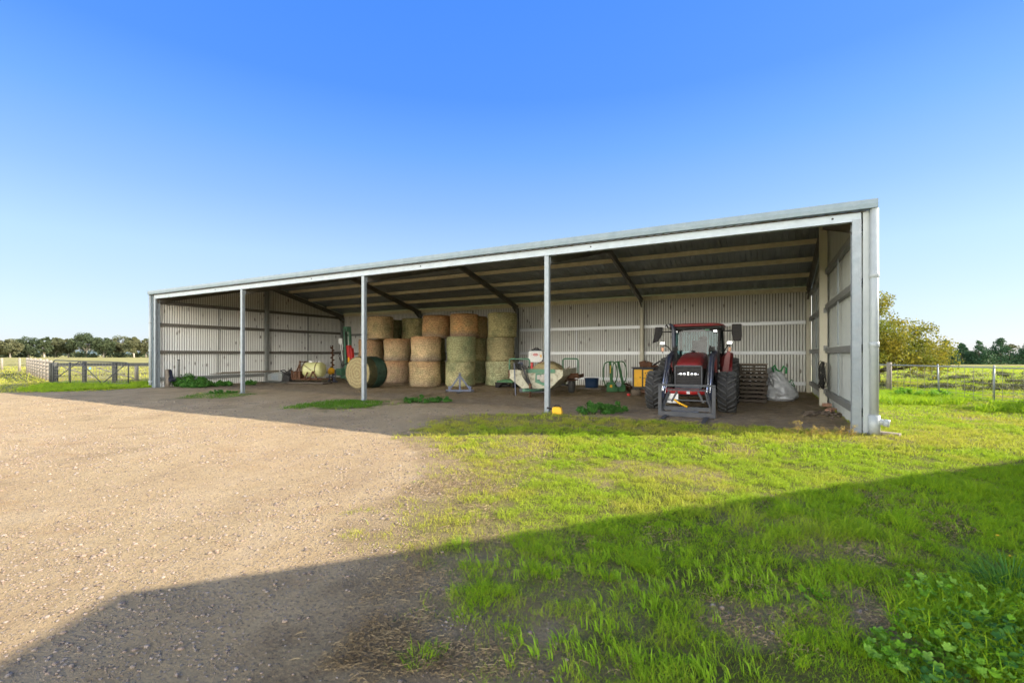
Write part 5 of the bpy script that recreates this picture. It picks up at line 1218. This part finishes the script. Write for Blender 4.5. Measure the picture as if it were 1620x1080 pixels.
# silver bulk bag
def bag():
    random.seed(4); m = MB(); n = 64; K = 40; vs = []
    prof = [(.30, 0), (.52, .015), (.60, .09), (.615, .20), (.60, .34), (.54, .48), (.45, .60), (.38, .68), (.34, .76), (.32, .84), (.27, .93), (.2, 1.0), (.1, 1.06), (.001, 1.07)]
    import bisect
    for j in range(K):
        t = j/(K-1)*(len(prof)-1); i = min(int(t), len(prof)-2); f = t-i
        r = prof[i][0]*(1-f)+prof[i+1][0]*f; z = prof[i][1]*(1-f)+prof[i+1][1]*f
        for k in range(n):
            a = 2*PI*k/n; xx, yy = math.cos(a), math.sin(a)
            u = a*2.2+z*3
            rd = abs(float(vn(np.array([a*2.4]), np.array([z*3.5+a]), 1.0, 3)[0])-.5)+.6*abs(float(vn(np.array([a*5.]), np.array([z*7.]), 1.0, 8)[0])-.5)
            rr = r*(1.08-.42*rd)
            sx = -.28*max(0, z-.45)
            vs.append((rr*xx+sx, rr*yy*.9, z*(1+.05*math.sin(3*a))+.03*math.sin(5*a+1)*(z > .3)))
    fs = [(j*n+k, j*n+(k+1) % n, (j+1)*n+(k+1) % n, (j+1)*n+k) for j in range(K-1) for k in range(n)]
    return m.add(vs, fs, True)
e = empty('bulk_bag', (*pz(1231, 15.9), 0), .1, 'slumped silver white bulk bag with green straps', 'bag')
b_ = bag().build('sack', M['bag'], e, fix=False)
mb = MB(); mb.tube([(-.3, -.2, .98), (-.36, -.22, 1.12), (-.28, -.22, 1.2), (-.2, -.2, 1.05), (-.12, -.25, 1.0)], .028, 6); mb.tube([(-.05, -.2, 1.0), (.02, -.25, 1.17), (.12, -.25, 1.1), (.1, -.25, .92)], .032, 6); mb.tube([(.1, -.36, .62), (.22, -.38, .72), (.3, -.34, .60), (.34, -.36, .50)], .014, 6); mb.tube([(.1, -.36, .62), (.2, -.42, .55), (.34, -.36, .5)], .014, 6); mb.build('strap', M['bag_green'], e)
mb = MB(); mb.tube([(-.42, -.35, .5), (-.55, -.4, .75), (-.48, -.35, .82), (-.38, -.3, .6)], .03, 6); mb.build('loop', M['bag'], e)
# coil of wire on right wall
e = empty('wire_coil', (*sl(-.08, 5.1), .95), RZ, 'dark tangled coil of old wire hung on the right wall', 'wire coil')
mb = MB(); random.seed(12)
for i in range(16):
    ph = random.uniform(0, 6); rx, rz = random.uniform(.14, .24), random.uniform(.26, .42); ox = random.uniform(-.07, .07)
    mb.tube([(ox+.03*math.sin(3*t+ph), rx*math.cos(t)+.05*math.sin(2*t+ph), rz*math.sin(t)+random.uniform(-.02, .02)) for t in [2*PI*j/18 for j in range(19)]], .008, 5, caps=False)
mb.build('coil', M['rust'] if False else M['black_hose'], e, fix=False)
# bricks
random.seed(31)
for i, (px, py, lab) in enumerate(((1308, 648, 'larger broken pinkish brick at the foot of the right middle post'), (1316, 650.5, 'smaller broken brick right of the larger one by the post'), (1311, 652.5, 'flat brick piece in front of the other two by the post'))):
    mb = MB(); mb.box((0, 0, .05), (.2, .14, .09), Matrix.Rotation(.1*i, 3, 'X')); tag(mb.build('brick', M['brick'], None, (*gp(px, py), (.09 if i == 0 else .0)), random.uniform(0, 2), .012), lab, 'brick', 'bricks by the right wall')
tag(lumps(60, .55, .5, .02, .06, .06).build('rubble', M['bark'], None, (*gp(1306, 656), 0), 0, .006), 'dark soil clods and rubble beside the right wall', 'rubble', None, 'stuff')

# ================================================================ FENCES, GATE
def netting(pts, z0, z1, nh, sp, r=.003, name='wire_mesh', parent=None, mat=None):
    mb = MB()
    for a, b in zip(pts[:-1], pts[1:]):
        L = math.hypot(b[0]-a[0], b[1]-a[1])
        for j in range(nh+1):
            z = z0+(z1-z0)*(j/nh)**1.25; mb.bar((a[0], a[1], z), (b[0], b[1], z), r*2, r*2)
        n = int(L/sp)
        for i in range(1, n):
            t = i/n; mb.bar((a[0]+(b[0]-a[0])*t, a[1]+(b[1]-a[1])*t, z0), (a[0]+(b[0]-a[0])*t, a[1]+(b[1]-a[1])*t, z1), r*1.8, r*1.8)
    return mb.build(name, mat or M['wire'], parent, fix=False)
fr = empty('paddock_fence', (15.2, 14.7, 0), 0, 'wire netting paddock fence with steel and timber posts right of the shed', 'fence')
fp = [(0, -4.2, 0), (0, -2.1, 0), (0, 0, 0), (0, 1.95, 0), (0, 4.1, 0), (0, 6.2, 0), (0, 8.6, 0), (0, 11, 0), (0, 13.4, 0)]
netting([(0, -4.2), (0, 13.4)], .08, 1.12, 8, .30, .0045, parent=fr)
mb = MB(); mb.tube([(0, -4.2, 1.15), (0, 13.4, 1.15)], .018, 8); mb.build('top_rail', M['galv'], fr)
for i, p in enumerate(fp):
    mb = MB()
    if i in (4, 8): mb.tube([(p[0], p[1], 0), (p[0]+.01, p[1], 1.25)], [.095, .085], 12); mb.build('timber_post', M['timber_pale'], fr)
    else: mb.tube([(p[0]+(.05 if i == 3 else 0), p[1], 0), (p[0], p[1], 1.22)], .022, 10); mb.build('steel_post', M['galv'], fr)
# left yard gate
ga = Vector((*pz(84, 24.6), 0)); gb = Vector((*pz(203, 23.6), 0))
ang = math.atan2(gb.y-ga.y, gb.x-ga.x); GL = (gb-ga).length
gt = empty('farm_gate', ga, ang, 'galvanised pipe gate with diagonal braces and mesh left of the shed', 'gate')
mb = MB(); z0, z1 = .08, 1.27
mb.tube([(.02, 0, z0), (.02, 0, z1-.15), (.06, 0, z1-.04), (.16, 0, z1), (GL*.35, 0, z1-.05), (GL*.75, 0, z1-.08), (GL-.1, 0, z1-.12), (GL, 0, z1-.2), (GL, 0, z0)], .028, 8)
mb.tube([(0, 0, z0), (GL*.7, 0, z0), (GL, 0, z0+.01)], .026, 8); mb.tube([(GL*.235, 0, z0), (GL*.235, 0, z1-.1)], .028, 8); mb.build('gate_frame', M['frame_steel'], gt)
mb = MB(); mb.tube([(.05, 0, z0+.15), (GL*.36, 0, z1-.06)], .022, 8); mb.tube([(GL*.36, 0, z1-.06), (GL*.66, 0, z0)], .022, 8); mb.tube([(GL*.66, 0, z0), (GL*.97, 0, z1-.18)], .022, 8); mb.build('brace', M['frame_steel'], gt)
netting([(.05, 0), (GL-.03, 0)], z0+.05, z1-.1, 7, .20, .0035, parent=gt)
mb = MB(); mb.box((GL*.51, -.03, .86), (.15, .01, .12)); mb.build('sign_plate', M['signplate'], gt)
# heavy dark rail fence right behind the gate, reaching the shed
rf = empty('rail_fence', (*pz(83, 25.4), 0), 0, 'dark heavy timber rail fence behind the pipe gate', 'fence')
o_ = Vector(rf.location); pe = Vector((*pz(246, 23.9), 0))-o_
mb = MB(); mb.bar((0, 0, 1.02), (pe.x, pe.y, 1.06), .08, .17); mb.build('rail', M['timber_dark'], rf)
for px, ww in ((89, .13), (113, .05), (137, .10), (185, .12), (82, .09)):
    t = (px-83)/(246-83); mb = MB(); hh = 1.18 if px in (137, 185) else 1.15; mb.tube([(pe.x*t, pe.y*t-.05, 0), (pe.x*t, pe.y*t-.05, hh)], ww, 9); mb.build('post', M['timber_dark'], rf)
mb = MB(); mb.bar((pe.x*.5, pe.y*.5+.1, .04), (pe.x*1., pe.y+.1, .04), .03, .03); mb.build('bottom_pipe', M['galv'], rf)
# white strainer fence beyond
wf = empty('paddock_fence', (*pz(216, 28), 0), 0, 'sunlit netting fence with a white strainer post beyond the gate', 'fence')
mb = MB(); mb.tube([(0, 0, 0), (0, 0, .98)], .10, 12); mb.build('strainer_post', M['timber_pale'], wf)
mb = MB(); mb.tube([(-2.6, .3, .75), (-.05, 0, .12)], .035, 8); mb.build('stay', M['timber_pale'], wf)
qa = Vector((*pz(90, 30.5), 0))-Vector(wf.location); netting([(qa.x, qa.y), (0, 0), (3.5, -.6)], .06, .95, 7, .30, .0045, parent=wf)
mb = MB(); mb.tube([(qa.x*.99+.3, qa.y, .78), (qa.x*.55, qa.y*.6, .12)], .035, 8); mb.build('stay', M['timber_pale'], wf)
# cattle yard panels receding to the left
p0 = Vector((*pz(80, 26.2), 0)); p1 = Vector((*pz(43, 40), 0)); d_ = p1-p0
yf = empty('cattle_yard_rails', p0, 0, 'sunlit weathered grey timber yard rails running back into the paddock', 'fence')
n = 9
for i in range(n+1):
    t = i/n; a = d_*t; mb = MB(); mb.tube([(a.x, a.y, 0), (a.x, a.y, 1.25+.06*(i % 2))], .075, 8); mb.build('post', M['timber_pale'], yf)
for j in range(5):
    for i in range(n):
        a = d_*(i/n); b = d_*((i+1)/n); z = .22+.22*j; mb = MB(); mb.bar((a.x+.08, a.y-.06, z+random.uniform(-.02, .02)), (b.x+.08, b.y-.06, z+random.uniform(-.02, .02)), .035, .12); mb.build('rail', M['timber_pale'] if (i*j) % 3 else M['timber'], yf)
lf = empty('paddock_fence', (*pz(41, 42), 0), 0, 'thin timber posts with plain wires at the far left', 'fence')
o_ = Vector(lf.location)
ps = [Vector((*pz(px, Z_), 0))-o_ for px, Z_ in ((46, 41), (31, 44), (3, 44.5), (-30, 45))]
for p in ps: mb = MB(); mb.tube([(p.x, p.y, 0), (p.x, p.y, 1.25)], .09, 8); mb.build('post', M['timber_pale'], lf)
mb = MB()
for a, b in zip(ps[:-1], ps[1:]):
    for z in (.3, .55, .8, 1.05): mb.bar((a.x, a.y, z), (b.x, b.y, z), .012, .012)
mb.build('wire', M['wire'], lf)
mb = MB(); mb.box((0, 0, .6), (.55, .3, 1.2)); mb.build('lumps', M['timber_pale']) if False else None

# ================================================================ PLANTS
def bush(name, loc, rx, ry, h, n, leaf, mat, label, cat='weed', group=None, rz=0, ncl=26):
    e = empty(name, loc, rz, label, cat, group); random.seed(hash(label) % 9999 if False else len(label)*7+n)
    C_ = []
    while len(C_) < ncl:
        x, y = random.uniform(-1, 1), random.uniform(-1, 1)
        if x*x+y*y > 1: continue
        C_.append((x*rx*1.1, y*ry*1.1, h*.7*(1-.6*(x*x+y*y))*random.uniform(.15, 1.25)+.02, h*random.uniform(.12, .36)))
    C_ = np.array(C_); v, t = leafcloud(C_, int(n*.6), leaf*1.25, 1.15, .8, -.5); v[:, 2] = np.maximum(v[:, 2], .005)
    trimesh('leaves', v, t, mat, parent=e)
    mb = MB()
    for c in C_[:14]: mb.tube([(c[0]*.4, c[1]*.4, 0), (c[0]*.8, c[1]*.8, c[2]*.6), (c[0], c[1], c[2]+.02)], [.006, .005, .003], 5)
    mb.build('stems', M['weed'], e, fix=False); return e
bush('weed_bush', gp(300, 611.5), 1.25, .55, .62, 6500, .075, M['weed'], 'big dark green weed clump inside the left corner post', rz=RZ, ncl=50)
bush('weed_bush', gp(347, 611), .62, .4, .35, 2600, .07, M['weed'], 'smaller dark weed right of the big clump at the left wall', rz=RZ)
bush('weed_bush', gp(396, 609), .3, .2, .28, 900, .06, M['weed'], 'low weed behind the leftmost front post', rz=RZ)
bush('weed_bush', gp(943, 655), .42, .3, .34, 3600, .045, M['weed'], 'leafy weed left of the tractor in front of the yellow cabinet')
bush('weed_bush', gp(974, 652), .26, .22, .28, 1900, .045, M['weed'], 'smaller leafy weed between the larger one and the tractor')
bush('weed_bush', gp(662, 637), .45, .22, .26, 2400, .045, M['weed'], 'bluish green weed at the left end of the strip before the bales')
bush('weed_bush', gp(698, 636), .35, .2, .18, 1600, .045, M['weed'], 'low weed below the blue hitch frame')
bush('weed_bush', gp(352, 622), .5, .3, .14, 1500, .05, M['weed'], 'flat weed patch in front of the leftmost front post')
bush('weed_bush', gp(1440, 630), 1.3, .5, .42, 5000, .06, M['mallow'], 'lush bright green weeds along the foot of the right fence')
# orange dry weeds by the right front corner
for i, (px, py, lab) in enumerate(((1262, 690, 'tallest orange seedy weed near the tractor side of the right corner'), (1282, 691, 'orange weed second from the left near the right corner'), (1300, 692, 'low orange weed in the middle of the row by the right corner'), (1322, 691, 'pale orange weed left of the front right post'), (1345, 690, 'yellowish weed touching the front right post'))):
    e = empty('dry_weed', gp(px, py), i, lab, 'weed', 'dry orange weeds by the right front corner'); random.seed(40+i)
    mb = MB(); C_ = []
    for s_ in range(9):
        a = random.uniform(0, 6.28); r = random.uniform(.05, .2); h = random.uniform(.10, .27)*(1.15 if i == 0 else .9)
        mb.tube([(0, 0, 0), (r*.4*math.cos(a), r*.4*math.sin(a), h*.6), (r*math.cos(a), r*math.sin(a), h)], [.003, .0025, .002], 4); C_.append((r*math.cos(a), r*math.sin(a), h*.92, .03)); C_.append((r*.5*math.cos(a), r*.5*math.sin(a), h*.55, .03))
    mb.build('stems', M['straw'], e, fix=False); v, t = leafcloud(np.array(C_), 260, .018, 1.4); trimesh('leaves', v, t, M['amberweed'], parent=e)
# broad leaved mallows and clover at the lower right
def leafplant(loc, n, R, size, h, label, mat, group=None, lobes=5, seed=1):
    e = empty('leafy_weed', loc, 0, label, 'weed', group); random.seed(seed); mb = MB(); ms = MB()
    for i in range(n):
        a = random.uniform(0, 6.28); r = R*math.sqrt(random.random()); z = h*random.uniform(.35, 1)*(1-.35*r/R); c = Vector((r*math.cos(a), r*math.sin(a), z)); s_ = size*random.uniform(.4, 1.35)
        tilt = Matrix.Rotation(random.uniform(-.7, .7), 3, 'X') @ Matrix.Rotation(random.uniform(-.6, .6), 3, 'Y') @ Matrix.Rotation(random.uniform(0, 6.28), 3, 'Z')
        pts = [Vector((0, 0, 0))]; N = lobes*4
        for k in range(N):
            t = 2*PI*k/N; rr = s_*(.40+.13*abs(math.cos(t*lobes/2))**.7); rr *= .45 if k == 0 else 1
            pts.append(Vector((rr*math.cos(t), rr*math.sin(t), .16*rr*math.cos(t*lobes)+.35*rr*rr/s_+random.uniform(-.03, .03)*s_)))
        mb.add([c+tilt @ p for p in pts], [(0, 1+k, 1+(k+1) % N) for k in range(N)], True)
        ms.tube([(c.x*.3, c.y*.3, 0), (c.x*.8, c.y*.8, c.z*.5), c], .0018, 4, caps=False)
    mb.build('leaves', mat, e, fix=False); ms.build('stalks', mat, e, fix=False); return e
gL = 'broad leaved weeds in the lower right corner'
for i, (px, py, n, R, s_, h, lab) in enumerate(((1560, 985, 230, .36, .040, .20, 'dense mallow clump against the right edge, under the tall grass'), (1500, 1030, 170, .24, .042, .13, 'mallow with pale folded leaves left of the right edge clump'), (1600, 1045, 240, .28, .038, .18, 'mallow filling the very lower right corner'),
                                             (1430, 1058, 85, .15, .040, .09, 'low spreading mallow at the left end of the corner weeds'), (1480, 1085, 90, .15, .032, .08, 'clover like plant at the bottom edge of the corner weeds'), (1400, 1015, 22, .06, .045, .07, 'small grey green seedling beside the bare soil patch'),
                                             (1455, 1000, 26, .07, .06, .14, 'single upright mallow sprout behind the bare soil'), (1290, 945, 20, .09, .045, .04, 'pale rosette weed in the middle of the lawn'), (1560, 1060, 120, .18, .036, .13, 'mid green mallow between the pale one and the corner'))):
    leafplant(gp(px, py), n, R, s_, h, lab, M['weed'] if i in (2, 4) else M['mallow'], gL, (5, 7, 3, 5, 3, 5, 5, 7, 5)[i], 60+i)
# tall dark tussock at the right edge
e = empty('grass_tussock', gp(1600, 950), 0, 'tall dark green grass tussock at the right edge', 'grass tussock')
n = 300; a = rng.random(n)*6.28; r = .10*np.sqrt(rng.random(n)); v, t = blades(r*np.cos(a), r*np.sin(a), .16+.16*rng.random(n), np.full(n, .006), .5+.9*rng.random(n), z0=np.zeros(n), az=a)
trimesh('blades', v, t, M['weed'], parent=e)
# dandelions
for i, (px, py, lab) in enumerate(((1578, 858, 'yellow dandelion farthest back near the right edge'), (1598, 892, 'yellow dandelion just above the tall tussock'))):
    e = empty('dandelion', gp(px, py), 0, lab, 'flower', 'dandelions at the right edge'); mb = MB(); mb.tube([(0, 0, 0), (.005, 0, .06)], .002, 5); mb.build('stem', M['weed'], e)
    mb = MB()
    for ring, (rr, zz, k_) in enumerate(((.016, .060, 14), (.010, .064, 10))):
        for k in range(k_):
            t0 = 2*PI*k/k_+ring*.2; c, s_ = math.cos(t0), math.sin(t0); mb.add([(0, 0, zz-.002), (rr*c*.7-.002*s_, rr*s_*.7+.002*c, zz+.003), (rr*c, rr*s_, zz+.002), (rr*c*.7+.002*s_, rr*s_*.7-.002*c, zz+.003)], [(0, 1, 2, 3)])
    mb.lathe([(.001, .066), (.006, .065), (.007, .062)], 8); mb.build('petals', M['yellow_plastic'], e, fix=False)

# ================================================================ CAMERA, SKY, SUN
cam = bpy.data.cameras.new('camera'); co = bpy.data.objects.new('camera', cam); COL.objects.link(co)
co.location = (0, 0, CH); co.rotation_euler = (PI/2, 0, 0)
cam.sensor_width = 36; cam.lens = 36*F/1620; cam.shift_y = (YH-540)/1620; cam.clip_end = 20000; cam.clip_start = .05
S.camera = co
SUN_EL = math.radians(26.4); SUN_AZ = math.radians(90)      # azimuth clockwise from +Y: the sun stands at +X
w = bpy.data.worlds.new('World'); S.world = w; w.use_nodes = True; nt = w.node_tree
bg = nt.nodes['Background']; sky = nt.nodes.new('ShaderNodeTexSky'); sky.sky_type = 'NISHITA'; sky.sun_disc = False
sky.sun_elevation = SUN_EL; sky.sun_rotation = SUN_AZ; sky.air_density = 1.0; sky.dust_density = .3; sky.ozone_density = 2.0
tc = nt.nodes.new('ShaderNodeTexCoord'); sx = nt.nodes.new('ShaderNodeSeparateXYZ'); nt.links.new(tc.outputs['Generated'], sx.inputs[0])
cr = nt.nodes.new('ShaderNodeValToRGB'); nt.links.new(sx.outputs['Z'], cr.inputs[0]); e_ = cr.color_ramp.elements
e_[0].position = 0.0; e_[0].color = (.49, .565, .74, 1); e_[1].position = 1.0; e_[1].color = (.42, .50, .66, 1)
for p_, c_ in ((.08, (.52, .64, .84, 1)), (.19, (.44, .64, .94, 1)), (.29, (.26, .49, 1.0, 1)), (.39, (.13, .38, 1.0, 1)), (.48, (.055, .275, 1.0, 1)), (.64, (.04, .25, 1.0, 1))):
    q_ = e_.new(p_); q_.color = c_
gm = nt.nodes.new('ShaderNodeVectorMath'); gm.operation = 'SCALE'; gm.inputs['Scale'].default_value = 1.95; nt.links.new(cr.outputs[0], gm.inputs[0])
sky_mix = mixc(nt, .88, sky.outputs[0], gm.outputs[0])     # clear air: the Nishita sky pulled towards a deeper blue
# unseen bright cloud bank added behind the camera to light the shed interior
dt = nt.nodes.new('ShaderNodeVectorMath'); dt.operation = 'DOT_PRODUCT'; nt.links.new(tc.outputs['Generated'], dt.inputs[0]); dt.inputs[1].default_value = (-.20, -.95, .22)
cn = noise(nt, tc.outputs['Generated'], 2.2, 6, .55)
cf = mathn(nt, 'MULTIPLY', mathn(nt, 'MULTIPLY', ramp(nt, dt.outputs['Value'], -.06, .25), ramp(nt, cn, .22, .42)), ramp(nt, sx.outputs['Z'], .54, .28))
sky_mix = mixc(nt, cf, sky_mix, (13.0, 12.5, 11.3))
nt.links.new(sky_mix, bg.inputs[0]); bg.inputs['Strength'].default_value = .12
sun = bpy.data.lights.new('sun', 'SUN'); so = bpy.data.objects.new('sun', sun); COL.objects.link(so)
sun.energy = 2.9; sun.angle = math.radians(.55); sun.color = (1.0, .88, .74)
dirv = Vector((math.sin(SUN_AZ)*math.cos(SUN_EL), math.cos(SUN_AZ)*math.cos(SUN_EL), math.sin(SUN_EL)))
so.rotation_euler = dirv.to_track_quat('Z', 'Y').to_euler(); so.location = (30, 0, 20)
S.view_settings.view_transform = 'Standard'; S.view_settings.look = 'None'; S.view_settings.exposure = 2.05; S.view_settings.gamma = 1
S.cycles.use_denoising = True; S.cycles.denoising_prefilter = 'FAST'; S.cycles.max_bounces = 8; S.cycles.diffuse_bounces = 4; S.cycles.transparent_max_bounces = 8
